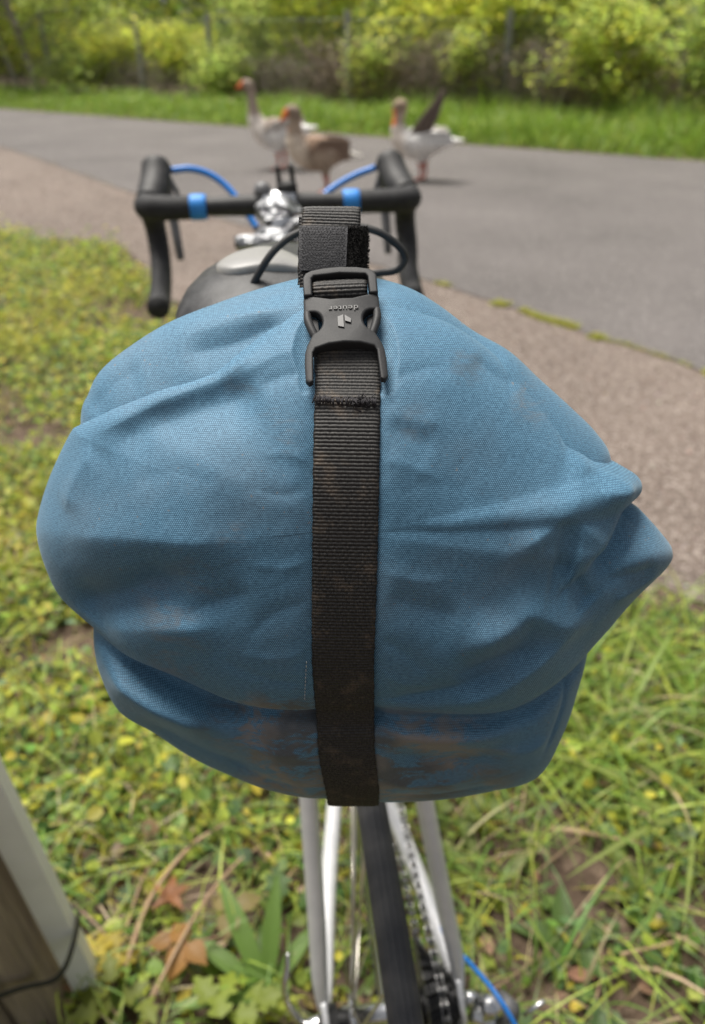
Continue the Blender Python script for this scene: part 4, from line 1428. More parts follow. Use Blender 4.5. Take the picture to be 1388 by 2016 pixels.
# grass
p = np.concatenate([meadow_pts(34000, -4.2, .6, .7, 7.6), meadow_pts(9000, -1.9, .3, .6, 2.4)])
blades('short_grass', p, rng.uniform(.03, .13, len(p)), rng.uniform(.0018, .0048, len(p)), rng.uniform(.3, 1.2, len(p)), palette(len(p), [G_LIM, G_YEL, G_MID, G_STR], [3, 1.6, 2, .9]),
       label='short yellowish grass growing through the verge at the left', category='grass', kind='stuff')
p = meadow_pts(9000, .1, 2.2, .2, 1.75)
p = p[(waves(p[:, 0], p[:, 1], 91, 5) > -.5) & ((p[:, 1] > .93) | (rng.uniform(0, 1, len(p)) < .22))]
blades('long_grass', p, rng.uniform(.06, .22, len(p)), rng.uniform(.003, .0065, len(p)), rng.uniform(.5, 1.35, len(p)), palette(len(p), [G_LIM, (.17, .25, .04), G_MID, G_STR], [3, 3, 2, .6]), nseg=6,
       label='long arching green grass blades at the right of the bicycle', category='grass', kind='stuff')
p = meadow_pts(5200, -1.2, 1.6, -.4, 1.2)
blades('sparse_grass', p, rng.uniform(.04, .14, len(p)), rng.uniform(.002, .0055, len(p)), rng.uniform(.5, 1.4, len(p)), palette(len(p), [G_LIM, G_MID, G_BLU, G_STR], [3, 2, 1, 1.3]), nseg=5,
       label='thin grass between the leaves around the rear wheel', category='grass', kind='stuff')
# dead leaves and straw on the soil
p = meadow_pts(7000, -2.2, 1.9, -.5, 3.0)
p[:, 2] = rng.uniform(.003, .02, len(p))
leaves('leaf_litter', p, rng.uniform(.012, .04, len(p)), palette(len(p), [(.16, .09, .06), (.24, .16, .11), (.10, .06, .042), (.30, .22, .15)], [2, 2, 2, 1]), 'oval', M_LIT, pitch=(-.25, .25),
       label='brown dead leaves lying on the soil between the plants', category='leaf litter', kind='stuff')
mb = MB()
for i in range(420):
    x, y = rng.uniform(-1.2, 1.7), rng.uniform(-.3, 1.9)
    if y > np.interp(x, ex_, ey_):
        continue
    a, l = rng.uniform(0, 6.28), rng.uniform(.05, .22)
    c = A(x, y, rng.uniform(.008, .03))
    d = A(math.cos(a), math.sin(a), rng.normal() * .12) * l
    sd = A(-d[1], d[0], 0) * rng.normal() * .12
    mb.add(*tube([c, c + d * .5 + sd + A(0, 0, l * .06), c + d], rng.uniform(.0006, .0015), 4, caps=False))
mb.build('dry_straw', M_STRAW, label='thin dry straw stalks scattered over the soil', category='straw', kind='stuff')
# moss and tufts in the seam between asphalt and gravel
near_p = np.array(near_j)
def seam(x0, x1, n, spread):
    x = rng.uniform(x0, x1, n)
    o = np.argsort(near_p[:, 0])
    y = np.interp(x, near_p[o, 0], near_p[o, 1])
    u = rng.normal(0, spread, n)
    return np.stack([x + u * .78, y + u * .62, np.full(n, .008)], 1)
p = np.concatenate([seam(.47, .53, 220, .014), seam(.735, .79, 700, .020), seam(.85, .98, 1000, .014), seam(.98, 1.06, 700, .018), seam(1.10, 1.14, 420, .018), seam(1.14, 1.42, 260, .008), seam(1.45, 1.5, 300, .016), seam(-4, .5, 200, .010), seam(1.7, 3, 900, .02)])
blades('seam_tufts', p, rng.uniform(.010, .034, len(p)), rng.uniform(.0015, .003, len(p)), rng.uniform(.3, 1.3, len(p)), palette(len(p), [G_YEL, G_LIM, (.20, .15, .04)], [2, 2, 1.5]), nseg=2,
       label='low mossy tufts in the seam between asphalt and brown gravel', category='moss', kind='stuff')
# loose grit on the gravel
n = 5200
t = rng.uniform(0, 1, n)
x = rng.uniform(-3.2, 2.4, n)
o = np.argsort(near_p[:, 0])
yn, ye = np.interp(x, near_p[o, 0], near_p[o, 1]), np.interp(x, ex_, ey_)
y = ye + (yn - ye) * (t ** 1.3)
V, F = [], []
oct_v = A([1, 0, 0], [-1, 0, 0], [0, 1, 0], [0, -1, 0], [0, 0, 1], [0, 0, -1])
oct_f = np.array([(0, 2, 4), (2, 1, 4), (1, 3, 4), (3, 0, 4), (2, 0, 5), (1, 2, 5), (3, 1, 5), (0, 3, 5)])
s_ = rng.uniform(.002, .0075, n)[:, None, None] * rng.uniform(.6, 1.2, (n, 1, 3))
V = np.stack([x, y, np.full(n, .008)], 1)[:, None, :] + (oct_v[None] + rng.normal(0, .15, (n, 6, 3))) * s_
me = fast_mesh('loose_grit', V.reshape(-1, 3), (np.arange(n)[:, None, None] * 6 + oct_f[None]).reshape(-1, 3), False)
set_col(me, np.repeat(palette(n, [(.30, .24, .20), (.42, .37, .33), (.20, .16, .14), (.36, .28, .23)], [3, 1.5, 2, 2]), 6, 0))
link('loose_grit', me, M_LIT, label='small loose stones scattered on the brown gravel strip', category='grit', kind='stuff')

# ------------------------------------------------------------------ plants one can tell apart near the rear wheel
def plane_leaf(outline, L, Wd, curl, base, yaw, pitch, roll=0, n=9, ripple=0.0):
    """one leaf: half-width outline along its length, with midrib fold and droop"""
    t = np.linspace(0, 1, n)
    w = np.interp(t, np.linspace(0, 1, len(outline)), outline) * Wd
    X, Y, Z = [v[0] for v in rotmats(A(yaw), A(pitch), A(roll))]
    V, F = [], []
    for i in range(n):
        bend = -curl * t[i] ** 2 * L
        for k, sx in enumerate((-1, -.5, 0, .5, 1)):
            z = .22 * abs(sx) * w[i] + bend + ripple * math.sin(i * 2.3 + k) * w[i]
            V.append(np.asarray(base) + X * t[i] * L + Y * sx * w[i] + Z * z)
    for i in range(n - 1):
        for k in range(4):
            F.append((i * 5 + k, i * 5 + k + 1, (i + 1) * 5 + k + 1, (i + 1) * 5 + k))
    return V, F
OV = [.02, .55, .9, 1, .95, .8, .55, .25, .02]
BLADE = [.25, .5, .75, .9, 1, .95, .8, .5, .05]
LOBE = [.05, .9, 1.0, .45, .8, .85, .35, .3, .02]
def leaf_part(parent, outl, L, Wd, curl, base, yaw, pitch, col, **k):
    v, f = plane_leaf(outl, L, Wd, curl, base, yaw, pitch, **k)
    me = mesh_data('leaf', v, f)
    set_col(me, np.tile(np.array(col) * rng.uniform(.85, 1.15), (len(v), 1)))
    return link('leaf', me, M_LEAF, parent)
def stem_part(parent, pts, r, mat=M_STRAW, name='stem'):
    return MB().add(*tube(smooth_path(pts, 16), r, 6)).build(name, mat, parent)
M_RSTEM = mat_basic('reddish_stem', (.17, .07, .05), .7)
M_GSTEM = mat_basic('green_stem', (.14, .17, .04), .7)
# bramble sprigs with reddish leaves
def sprig(name, label, cat, loc, leafs, col, stem_pts, smat=M_RSTEM, outl=OV, group=None):
    t = thing(name, label, cat, loc, group=group)
    stem_part(t, stem_pts, .0016, smat)
    for (bx_, by_, bz_, yaw, L_, W_, pt) in leafs:
        leaf_part(t, outl, L_, W_, .25, (bx_, by_, bz_), yaw, pt, col)
    return t
sprig('bramble_sprig', 'bramble sprig with orange-brown leaflets left of the rear wheel', 'bramble', (-.245, .62, 0),
      [(0, .005, .06, 2.2, .045, .017, .0), (0, .005, .06, 4.3, .052, .018, -.1), (0, .005, .06, 5.6, .044, .017, .1), (-.02, .01, .055, 3.1, .04, .015, .1)], (.30, .155, .045),
      [(.11, .02, .01), (.06, .02, .05), (0, .005, .06)])
sprig('bramble_sprig', 'bramble sprig with three dull olive-brown rounded leaflets beside the broad green blades', 'bramble', (-.185, .68, 0),
      [(0, 0, .06, 2.6, .042, .0165, .05), (.006, 0, .06, .5, .044, .0165, .1), (0, -.005, .06, 4.6, .045, .0175, 0)], (.22, .175, .07),
      [(.05, -.06, .01), (.02, -.03, .05), (0, 0, .06)])
mp = thing('maple_seedling', 'small orange lobed leaf on a thin stalk beside a dry stem', 'seedling', (-.283, .70, 0))
stem_part(mp, [(0, 0, 0), (.004, .002, .03), (0, 0, .062)], .0012, M_RSTEM)
for a in (.5, 1.6, 2.7, 3.9, 5.5):
    leaf_part(mp, [.3, .8, 1, .8, .9, .6, .4, .2, .02], .034, .009, .15, (0, 0, .062), a, .1, (.26, .105, .035))
# broad-bladed plants
def rosette(name, label, loc, leafs, col, outl=BLADE, cat='plant', group=None):
    t = thing(name, label, cat, loc, group=group)
    for (yaw, pt, L_, W_, cu_) in leafs:
        leaf_part(t, outl, L_, W_, cu_, (0, 0, .004), yaw, pt, col, ripple=.03)
    return t
rosette('plantain', 'plant with long broad pale green blades left of the hub', (-.125, .575, 0),
        [(2.1, .75, .17, .015, .35), (1.5, .9, .16, .014, .3), (2.6, .6, .15, .013, .4), (.9, .7, .12, .012, .4), (3.3, .5, .13, .012, .35), (1.8, .4, .12, .012, .3)], (.13, .22, .045))
rosette('plantain', 'plant with a long pale green strap leaf just right of the chain', (.225, .735, 0),
        [(2.4, .55, .15, .010, .35), (2.0, .8, .12, .009, .3), (.7, .6, .11, .010, .4), (4.2, .5, .10, .009, .4)], (.20, .25, .07))
rosette('dock_plant', 'low plant with oval mid-green leaves at the right, below the gear cable', (.33, .66, 0),
        [(.2, .45, .085, .020, .35), (1.5, .5, .08, .019, .3), (2.9, .4, .085, .018, .4), (4.0, .5, .075, .019, .35), (5.3, .45, .08, .018, .35)], (.10, .17, .04), OV)
rosette('dock_plant', 'low plant with oval yellowish leaves far right beside dry soil', (.47, .74, 0),
        [(.6, .5, .08, .018, .35), (2.0, .45, .085, .018, .3), (3.4, .5, .07, .017, .4), (5.0, .45, .08, .018, .35)], (.17, .21, .045), OV)
rosette('grass_tussock', 'tussock of wide bright green blades under the right corner of the bag', (.50, 1.02, 0),
        [(rng.uniform(0, 6.28), rng.uniform(.5, 1.2), rng.uniform(.14, .26), rng.uniform(.004, .0065), rng.uniform(.5, .9)) for i in range(26)], (.20, .28, .05), cat='grass')
rosette('grass_tussock', 'tussock of drooping light green blades beside the bare soil at right', (.60, .87, 0),
        [(rng.uniform(1.5, 5.2), rng.uniform(.5, 1.1), rng.uniform(.12, .24), rng.uniform(.004, .006), rng.uniform(.6, 1.0)) for i in range(20)], (.22, .27, .07), cat='grass')
rosette('grass_tussock', 'tussock of fresh green blades at the right edge, near the gravel', (.72, 1.12, 0),
        [(rng.uniform(0, 6.28), rng.uniform(.5, 1.2), rng.uniform(.12, .24), rng.uniform(.004, .006), rng.uniform(.5, .9)) for i in range(24)], (.17, .26, .04), cat='grass')
def ivy(label, loc, n, spread, col, sz):
    t = thing('ivy', label, 'ivy', loc)
    stem_part(t, [(-spread, -.01, .012), (-spread * .3, .01, .02), (spread * .4, -.005, .02), (spread, .01, .012)], .0014, M_GSTEM)
    for i in range(n):
        u = rng.uniform(-1, 1)
        leaf_part(t, LOBE, rng.uniform(.8, 1.2) * sz, rng.uniform(.40, .5) * sz, .2, (u * spread, rng.normal() * spread * .35, rng.uniform(.03, .06)), rng.uniform(0, 6.28), rng.uniform(-.2, .4), col)
ivy('cluster of yellow ivy leaves beside the foot of the white post', (-.362, .625, 0), 7, .045, (.34, .27, .03), .038)
ivy('cluster of lime green ivy leaves at the bottom left of the wheel', (-.175, .545, 0), 8, .05, (.20, .25, .03), .042)
ivy('cluster of green ivy leaves low between the white post and the bramble', (-.32, .555, 0), 7, .05, (.17, .20, .03), .036)
ivy('cluster of dark green ivy leaves under the silver left stays', (-.06, .72, 0), 9, .06, (.07, .13, .03), .040)
ivy('cluster of pale green ivy leaves just under the bag right of the chain', (.20, .87, 0), 9, .06, (.15, .20, .05), .036)
ivy('cluster of bluish green ivy leaves right of the derailleur', (.30, .50, 0), 10, .07, (.09, .15, .05), .034)
def dry_stem(label, pts, r):
    o = MB().add(*tube(smooth_path(pts, 24), [r, r * .9, r * .6], 7)).build('dry_stem', M_STRAW, label=label, category='dry stem')
    return o
dry_stem('thick pale dry stem curving up from the bramble towards the bag', [(-.335, .60, .03), (-.318, .70, .045), (-.27, .79, .05), (-.205, .86, .03)], .0042)
dry_stem('long thin dry stem rising diagonally through the olive-brown leaflets', [(-.29, .53, .05), (-.235, .665, .07), (-.19, .75, .06), (-.15, .81, .03)], .0028)
dry_stem('brown dry stem lying across the bare soil at right', [(.34, .845, .025), (.45, .82, .03), (.56, .80, .025), (.72, .785, .02)], .0032)
dry_stem('short pinkish dry stem at lower right below the bare soil', [(.40, .625, .03), (.47, .635, .04), (.53, .655, .035)], .0026)
dry_stem('thin pale stem leaning left of the orange lobed leaf', [(-.345, .66, .04), (-.335, .735, .05), (-.315, .80, .03)], .002)

# ------------------------------------------------------------------ wooden post with white plastic profile tied to it (left foreground)
wp = thing('wooden_post', 'weathered grey wooden post at the bottom left edge', 'post', (-.474, .572, 0), (0, R(-4.0), R(12)))
def timber(name, w, d, z0, z1, seed, off, parent):
    V, F = [], []
    nz, ns = 46, 40
    for i in range(nz):
        z = z0 + (z1 - z0) * i / (nz - 1)
        for k in range(ns):
            t = 2 * math.pi * k / ns
            ct, st = math.cos(t), math.sin(t)
            x = np.sign(ct) * abs(ct) ** .35 * w / 2
            y = np.sign(st) * abs(st) ** .35 * d / 2
            j = .0015 * float(waves(A(k * 1.0), A(z * 3), seed, .9)[0]) - .004 * max(0, math.cos((k - 31 + .8 * math.sin(z * 5)) * .7)) ** 24
            V.append((x * (1 + j / w * 4) + off[0], y * (1 + j / d * 4) + off[1], z))
    for i in range(nz - 1):
        for k in range(ns):
            k2 = (k + 1) % ns
            F.append((i * ns + k, i * ns + k2, (i + 1) * ns + k2, (i + 1) * ns + k))
    F.append(tuple(range((nz - 1) * ns, nz * ns)))
    return MB().add(V, F).build(name, M_WOOD, parent)
timber('plank', .055, .105, -.05, 1.05, 5, (.030, 0), wp)
timber('plank', .085, .115, -.05, 1.04, 8, (-.042, -.004), wp)
wpv = thing('plastic_profile', 'upright white plastic strip tied against the wooden post', 'post', (-.386, .592, 0), (0, R(-4.0), R(12)))
v, f = box((0, 0, .50), (.036, .026, 1.10), .002)
MB().add(v, f).build('strip', M_WHT, wpv, False)
tie = thing('cable_tie', 'dark band holding the white strip to the wooden post', 'cable tie', (-.44, .58, .148), (0, R(-16), R(12)))
pts = [(-.10, -.066, .02), (.0, -.064, .004), (.046, -.062, -.004), (.0665, -.022, 0), (.0668, .02, 0), (.04, .035, 0), (-.02, .06, .004), (-.12, .062, .02), (-.13, 0, .022)]
MB().add(*tube(smooth_path(pts, 60, closed=True)[:-1], .0013, 10, caps=False, flat=5.0, up=(0, 0, 1))).build('band', M_RUB, tie)

# ------------------------------------------------------------------ geese
M_BEAK = mat_basic('orange_beak', (.62, .20, .09), .5)
def goose(label, loc, yaw, scale, spine, pal, legs, wing_up=False, group='geese crossing the path'):
    g = thing('goose', label, 'goose', loc, (0, 0, yaw), group=group)
    g.scale = (scale,) * 3
    sp = np.array(spine, float)            # x, z, half width, half height
    sp_s = smooth_path(sp[:, [0, 1, 2]], 90)
    hh_ = smooth_path(np.stack([sp[:, 0], sp[:, 1], sp[:, 3]], 1), 90)[:, 2]
    c = np.stack([sp_s[:, 0], np.zeros(len(sp_s)), sp_s[:, 1]], 1)
    T = np.gradient(c, axis=0)
    T /= np.linalg.norm(T, axis=1)[:, None]
    N_ = np.cross(T, A(0, 1, 0))
    ns = 20
    V, F = [], []
    for i in range(len(c)):
        for k in range(ns):
            t = 2 * math.pi * k / ns
            fat = 1.12 if c[i][2] < .42 else (1.28 if c[i][0] > -.29 else 1.1)
            V.append(c[i] + A(0, 1, 0) * max(sp_s[i, 2], .004) * fat * math.cos(t) + N_[i] * max(hh_[i], .004) * fat * math.sin(t))
    for i in range(len(c) - 1):
        for k in range(ns):
            k2 = (k + 1) % ns
            F.append((i * ns + k, i * ns + k2, (i + 1) * ns + k2, (i + 1) * ns + k))
    F += [tuple(range(ns))[::-1], tuple((len(c) - 1) * ns + k for k in range(ns))]
    mb = MB().add(V, F)
    for (lx_, ly_, fx, fz) in legs:
        mb.add(*tube(smooth_path([(lx_ + .03, ly_, .26), (lx_ + .01, ly_, .17), (lx_ + .02, ly_, .10), (lx_ + fx, ly_, .022 + fz)], 14), [.062, .032, .017, .015], 10))
        for tx in (-.35, 0, .35):
            mb.add(*tube([(lx_ + fx + .012, ly_, .014 + fz), (lx_ + fx - .035, ly_ + tx * .07, .010 + fz), (lx_ + fx - .075, ly_ + tx * .10, .007 + fz)], [.010, .009, .006], 6))
    tmp = bpy.data.objects.new('goose_tmp', mb.mesh('goose_tmp'))
    COL.objects.link(tmp)
    rm = tmp.modifiers.new('r', 'REMESH')
    rm.mode = 'VOXEL'
    rm.voxel_size = .0075
    sm = tmp.modifiers.new('s', 'SMOOTH')
    sm.iterations = 2
    sm.factor = .4
    me = bpy.data.meshes.new_from_object(tmp.evaluated_get(bpy.context.evaluated_depsgraph_get()))
    bpy.data.objects.remove(tmp)
    me.name = 'body'
    me.polygons.foreach_set('use_smooth', [True] * len(me.polygons))
    co = np.empty(len(me.vertices) * 3, np.float32)
    me.vertices.foreach_get('co', co)
    co = co.reshape(-1, 3)
    set_col(me, pal(co))
    link('body', me, M_FEA, g)
    return g
def mixc(a, b, t):
    t = np.clip(t, 0, 1)[:, None]
    return np.asarray(a) * (1 - t) + np.asarray(b) * t
ORG, CRM, BRN, DBR, WHT, PNK = (.72, .20, .07), (.55, .47, .39), (.20, .145, .11), (.09, .068, .055), (.88, .86, .83), (.55, .22, .18)
def pal_maker(head, neck, chest, back, belly, tailc, beak_box, leg_z=.16):
    def pal(co):
        x, y, z = co[:, 0], co[:, 1], co[:, 2]
        c = mixc(belly, back, (z - .30) / .09 + .3 * waves(x, z, 5, 40))
        c = c * (1 - .25 * np.clip(waves(x + z * .4, y, 6, 90), 0, 1)[:, None])
        m = np.clip((-.10 - x) / .08, 0, 1)
        c = c * (1 - m[:, None]) + np.asarray(chest) * m[:, None]
        m = np.clip((z - .44) / .05, 0, 1) * (x < .05)
        c = c * (1 - m[:, None]) + np.asarray(neck) * m[:, None]
        m = np.clip((z - head[3]) / .03, 0, 1) * (x < .05)
        c = c * (1 - m[:, None]) + np.asarray(head[:3]) * m[:, None]
        m = np.clip((x - .20) / .04, 0, 1)
        c = c * (1 - m[:, None]) + np.asarray(tailc) * m[:, None]
        bx0, bx1, bz0, bz1 = beak_box
        m = ((x > bx0) & (x < bx1) & (z > bz0) & (z < bz1))
        c[m] = ORG
        m = (z < leg_z)
        c[m] = PNK
        return np.clip(c, 0, .9)
    return pal
def feather_wing(g, name, pts_root, length, width, cols, n, spread, parent_mat=M_FEA, y=0.0, thick=.010, tip_dir=None):
    """folded wing: overlapping long feathers laid along the flank"""
    w = bpy.data.objects.new(name, None)
    COL.objects.link(w)
    w.parent = g
    for i in range(n):
        t = i / (n - 1)
        rx, rz = pts_root[0] + (pts_root[2] - pts_root[0]) * t, pts_root[1] + (pts_root[3] - pts_root[1]) * t
        ang = tip_dir[0] + (tip_dir[1] - tip_dir[0]) * t
        L_ = length * (1 - .25 * t)
        V, F = [], []
        m_ = 9
        for j in range(m_):
            s = j / (m_ - 1)
            ww = width * math.sin(math.pi * min(.97, .12 + .80 * s)) ** .6
            cx, cz = rx + math.cos(ang) * L_ * s, rz + math.sin(ang) * L_ * s
            yy = y * (1 - .35 * s ** 2) + math.copysign(.004 * (n - i) / n, y)
            for k in (-1, 0, 1):
                V.append((cx - math.sin(ang) * ww * k, yy + math.copysign(thick * (1 - abs(k)), y), cz + math.cos(ang) * ww * k))
        for j in range(m_ - 1):
            for k in range(2):
                F.append((j * 3 + k, j * 3 + k + 1, (j + 1) * 3 + k + 1, (j + 1) * 3 + k))
        # inner side, so that the feather has thickness
        nv = len(V)
        V += [(a, b - math.copysign(.004, y), c) for a, b, c in V]
        F += [tuple(q_ + nv for q_ in f_[::-1]) for f_ in F]
        me = mesh_data('feather', V, F)
        cc_ = np.array([cols[0]] * len(V)) * (1 + .35 * math.sin(i * 2.2))
        edge = np.array([abs((k % 3) - 1) for k in range(nv)] * 2)[:, None]
        set_col(me, np.clip(cc_ * (1 - edge * .8) + np.asarray(cols[1]) * edge * .8, 0, .9))
        link('feather', me, M_FEA, w)
    return w
# standing upright, far left
sp1 = [(.37, .375, .012, .010), (.28, .365, .045, .024), (.17, .345, .085, .075), (.04, .315, .118, .118), (-.08, .315, .118, .128), (-.18, .355, .088, .102), (-.235, .44, .055, .060), (-.250, .53, .036, .040), (-.255, .62, .030, .033), (-.265, .70, .034, .036), (-.300, .735, .036, .036), (-.345, .722, .024, .026), (-.375, .706, .014, .015), (-.405, .696, .008, .009)]
g1 = goose('upright grey-necked goose with white flank, farthest of the three', (-.72, 8.47, .012), R(-8), 1.03, sp1,
           pal_maker((.34, .27, .22, .66), (.42, .34, .28), (.80, .73, .66), (.30, .24, .20), WHT, WHT, (-.46, -.333, .60, .80)), [(-.03, -.06, .0, 0), (.01, .06, .02, 0)])
for y in (-.112, .112):
    feather_wing(g1, 'wing', (-.10, .36, -.02, .41), .33, .030, [(.50, .46, .42), (.75, .72, .68)], 7, .1, y=y, tip_dir=(.02, .14))
# the nearest, brown
sp2 = [(.36, .290, .012, .010), (.28, .300, .040, .022), (.17, .320, .085, .070), (.04, .320, .118, .115), (-.08, .330, .115, .125), (-.17, .37, .085, .100), (-.205, .45, .054, .060), (-.205, .53, .038, .042), (-.195, .585, .036, .038), (-.205, .63, .042, .040), (-.240, .640, .036, .036), (-.275, .615, .024, .026), (-.305, .585, .014, .015), (-.325, .565, .008, .009)]
g2 = goose('brown-winged goose with pale breast, nearest of the three', (-.27, 7.03, .012), R(14), 1.0, sp2,
           pal_maker((.30, .23, .18, .56), (.44, .34, .26), (.70, .59, .48), (.27, .18, .125), (.44, .34, .26), (.70, .66, .60), (-.36, -.262, .50, .66)), [(.02, -.05, .01, 0), (.05, .05, .01, 0)])
for y in (-.112, .112):
    feather_wing(g2, 'wing', (-.12, .33, -.03, .42), .36, .028, [(.19, .12, .085), (.50, .40, .31)], 8, .1, y=y, tip_dir=(-.14, -.02))
# head bowed, wing raised
sp3 = [(.40, .340, .012, .010), (.30, .340, .045, .024), (.18, .335, .090, .072), (.05, .315, .118, .112), (-.08, .315, .112, .120), (-.17, .36, .080, .095), (-.205, .44, .050, .054), (-.205, .51, .038, .040), (-.185, .575, .038, .040), (-.175, .615, .044, .042), (-.205, .622, .040, .038), (-.232, .585, .026, .028), (-.240, .545, .015, .016), (-.243, .520, .008, .009)]
g3 = goose('goose with bowed head and one dark wing raised, at right', (.62, 7.78, .012), R(-6), 1.0, sp3,
           pal_maker((.33, .25, .18, .55), (.44, .35, .28), (.72, .64, .56), WHT, (.82, .79, .75), WHT, (-.30, -.226, .46, .595)), [(.00, -.05, .01, 0), (.04, .05, .02, 0)])
feather_wing(g3, 'raised_wing', (-.11, .35, .07, .40), .50, .033, [(.13, .10, .08), (.34, .27, .22)], 9, .1, y=-.085, tip_dir=(.90, 1.22))
feather_wing(g3, 'wing', (-.10, .36, -.02, .41), .36, .030, [(.62, .58, .54), (.80, .78, .74)], 7, .1, y=.112, tip_dir=(-.05, .05))
feather_wing(g3, 'wing', (-.04, .34, .02, .39), .34, .030, [(.74, .72, .69), (.80, .78, .76)], 6, .1, y=-.112, tip_dir=(-.05, .03))
for g, ex__, ez in ((g1, -.312, .745), (g2, -.250, .648), (g3, -.213, .617)):
    for y in (-.032, .032):
        v, f = lump((ex__, y, ez), (.006, .005, .006), 3, 0, 6)
        MB().add(v, f).build('eye', M_RUB, g)

# ------------------------------------------------------------------ far verge, fence, hedge and trees
far_o = np.array(FAR)
def verge_pts(n, x0, x1, d0, d1):
    x = rng.uniform(x0, x1, n)
    y0 = np.interp(x, far_o[::-1, 0], far_o[::-1, 1])
    d = d0 + (d1 - d0) * rng.uniform(0, 1, n)
    return np.stack([x + d * .54, y0 + d * .84, np.zeros(n)], 1), d
VG = [(.20, .32, .035), (.27, .38, .05), (.13, .23, .035), (.34, .40, .09)]
p, d = verge_pts(42000, -11, 7, -.02, 2.6)
hgt = (.10 + .34 * np.clip(d / .8, 0, 1)) * rng.uniform(.4, 1.35, len(p)) * (1 + .35 * waves(p[:, 0], p[:, 1], 71, 3.2)) * np.interp(p[:, 0], [-6, -1, 3], [.5, .75, 1.1])
blades('verge_grass', p, hgt, rng.uniform(.006, .013, len(p)), rng.uniform(.2, .9, len(p)), palette(len(p), VG, [3, 3, 2, 1.2]), nseg=3,
       label='lush green grass verge along the far side of the path', category='grass', kind='stuff')
p, d = verge_pts(9000, -11, 7, .05, 2.5)
p[:, 2] = rng.uniform(.02, .30, len(p)) * np.clip(d / .7, .15, 1)
leaves('verge_herbs', p, rng.uniform(.03, .07, len(p)), palette(len(p), VG, [3, 2, 3, 2]), 'oval', pitch=(-.2, .9),
       label='broad green herb leaves mixed into the far verge', category='herbs', kind='stuff')
p, d = verge_pts(1600, -11, 7, -.10, .06)
blades('verge_thatch', p, rng.uniform(.03, .09, len(p)), rng.uniform(.004, .008, len(p)), rng.uniform(.6, 1.4, len(p)), palette(len(p), [(.36, .28, .18), (.28, .20, .12)], [1, 1]), nseg=2,
       label='dry yellowish thatch along the far asphalt edge', category='grass', kind='stuff')

FY = lambda x: 14.46 - .625 * x
fd = A(.848, -.53, 0)                       # along the fence, to the right
fn_ = A(.53, .848, 0)                       # away from the camera
fence = thing('wire_fence', 'chain-link fence on grey posts in front of the hedge', 'fence', (0, FY(0), 0))
def fpt(t, off=0, z=0):
    return fd * t + fn_ * off + A(0, 0, z)
pv, pf = box((0, 0, .72), (.075, .075, 1.5), .008)
post_me = mesh_data('post', pv, pf, False)
for t in (-12.3, -9.8, -7.4, -4.75, -3.05, -.05, 2.65, 5.2, 7.8):
    o = link('post', post_me, M_POST, fence)
    o.location = fpt(t, rng.normal() * .02)
    o.rotation_euler = (rng.normal() * .012, rng.normal() * .012, .56)
mb = MB()
for t in np.arange(-12.5, 8.2, .075):
    for sg in (-1, 1):
        a, b = fpt(t, .045, .06), fpt(t + sg * 1.05, .045, 1.36)
        m_ = (a + b) / 2
        mb.add(*tube([a, m_, b], .0018, 3, caps=False))
mb.build('wire_mesh', M_WIRE, fence, kind='stuff')
for z in (.08, .72, 1.36):
    MB().add(*tube([fpt(-12.6, .04, z), fpt(8.3, .04, z)], .003, 5)).build('tension_wire', M_WIRE, fence)

def branchy(parent, name, base, h, r, nb, spread, mat=M_BARK, lean=(0, 0), seed=0):
    rs = np.random.default_rng(seed)
    mb = MB()
    top = A(base[0] + lean[0], base[1] + lean[1], h)
    tr = smooth_path([A(*base, -.05), A(base[0] + lean[0] * .3 + rs.normal() * .05, base[1] + lean[1] * .3, h * .33), A(base[0] + lean[0] * .6 + rs.normal() * .06, base[1] + lean[1] * .6, h * .66), top], 18)
    mb.add(*tube(tr, [r, r * .8, r * .55, r * .25], 9))
    tips = []
    for i in range(nb):
        k = int((.25 + .7 * rs.uniform()) * (len(tr) - 1))
        s = tr[k]
        a = rs.uniform(0, 6.28)
        l = spread * rs.uniform(.5, 1.1)
        e = s + A(math.cos(a) * l, math.sin(a) * l, l * rs.uniform(.1, .7))
        mid = (s + e) / 2 + A(0, 0, l * .12)
        mb.add(*tube(smooth_path([s, mid, e], 8), [r * .35, r * .2, r * .08], 6))
        tips += [e, mid]
    mb.build(name, mat, parent)
    return tips
def crown(parent, tips, n, size, cols, wts, spread, seed, zmin=.1, extra=None, flat=.8):
    rs = np.random.default_rng(seed)
    cen = np.array(tips + (extra or []))
    k = rs.integers(0, len(cen), n)
    off = rs.normal(0, 1, (n, 3))
    off /= np.linalg.norm(off, axis=1)[:, None]
    rad = spread * rs.uniform(.2, 1.0, n) ** .6 * rs.uniform(.6, 1.2, len(cen))[k]
    p = cen[k] + off * rad[:, None] * A(1, 1, flat)
    m = p[:, 2] > zmin
    p = p[m]
    c = palette(len(p), cols, wts, rs=rs)
    c *= (.85 + .3 * rs.uniform(0, 1, len(cen))[k][m])[:, None]
    leaves('crown', p, rs.uniform(.7, 1.3, len(p)) * size, c, 'card', M_HEDGE, parent, pitch=(-.6, .6), rs=rs)
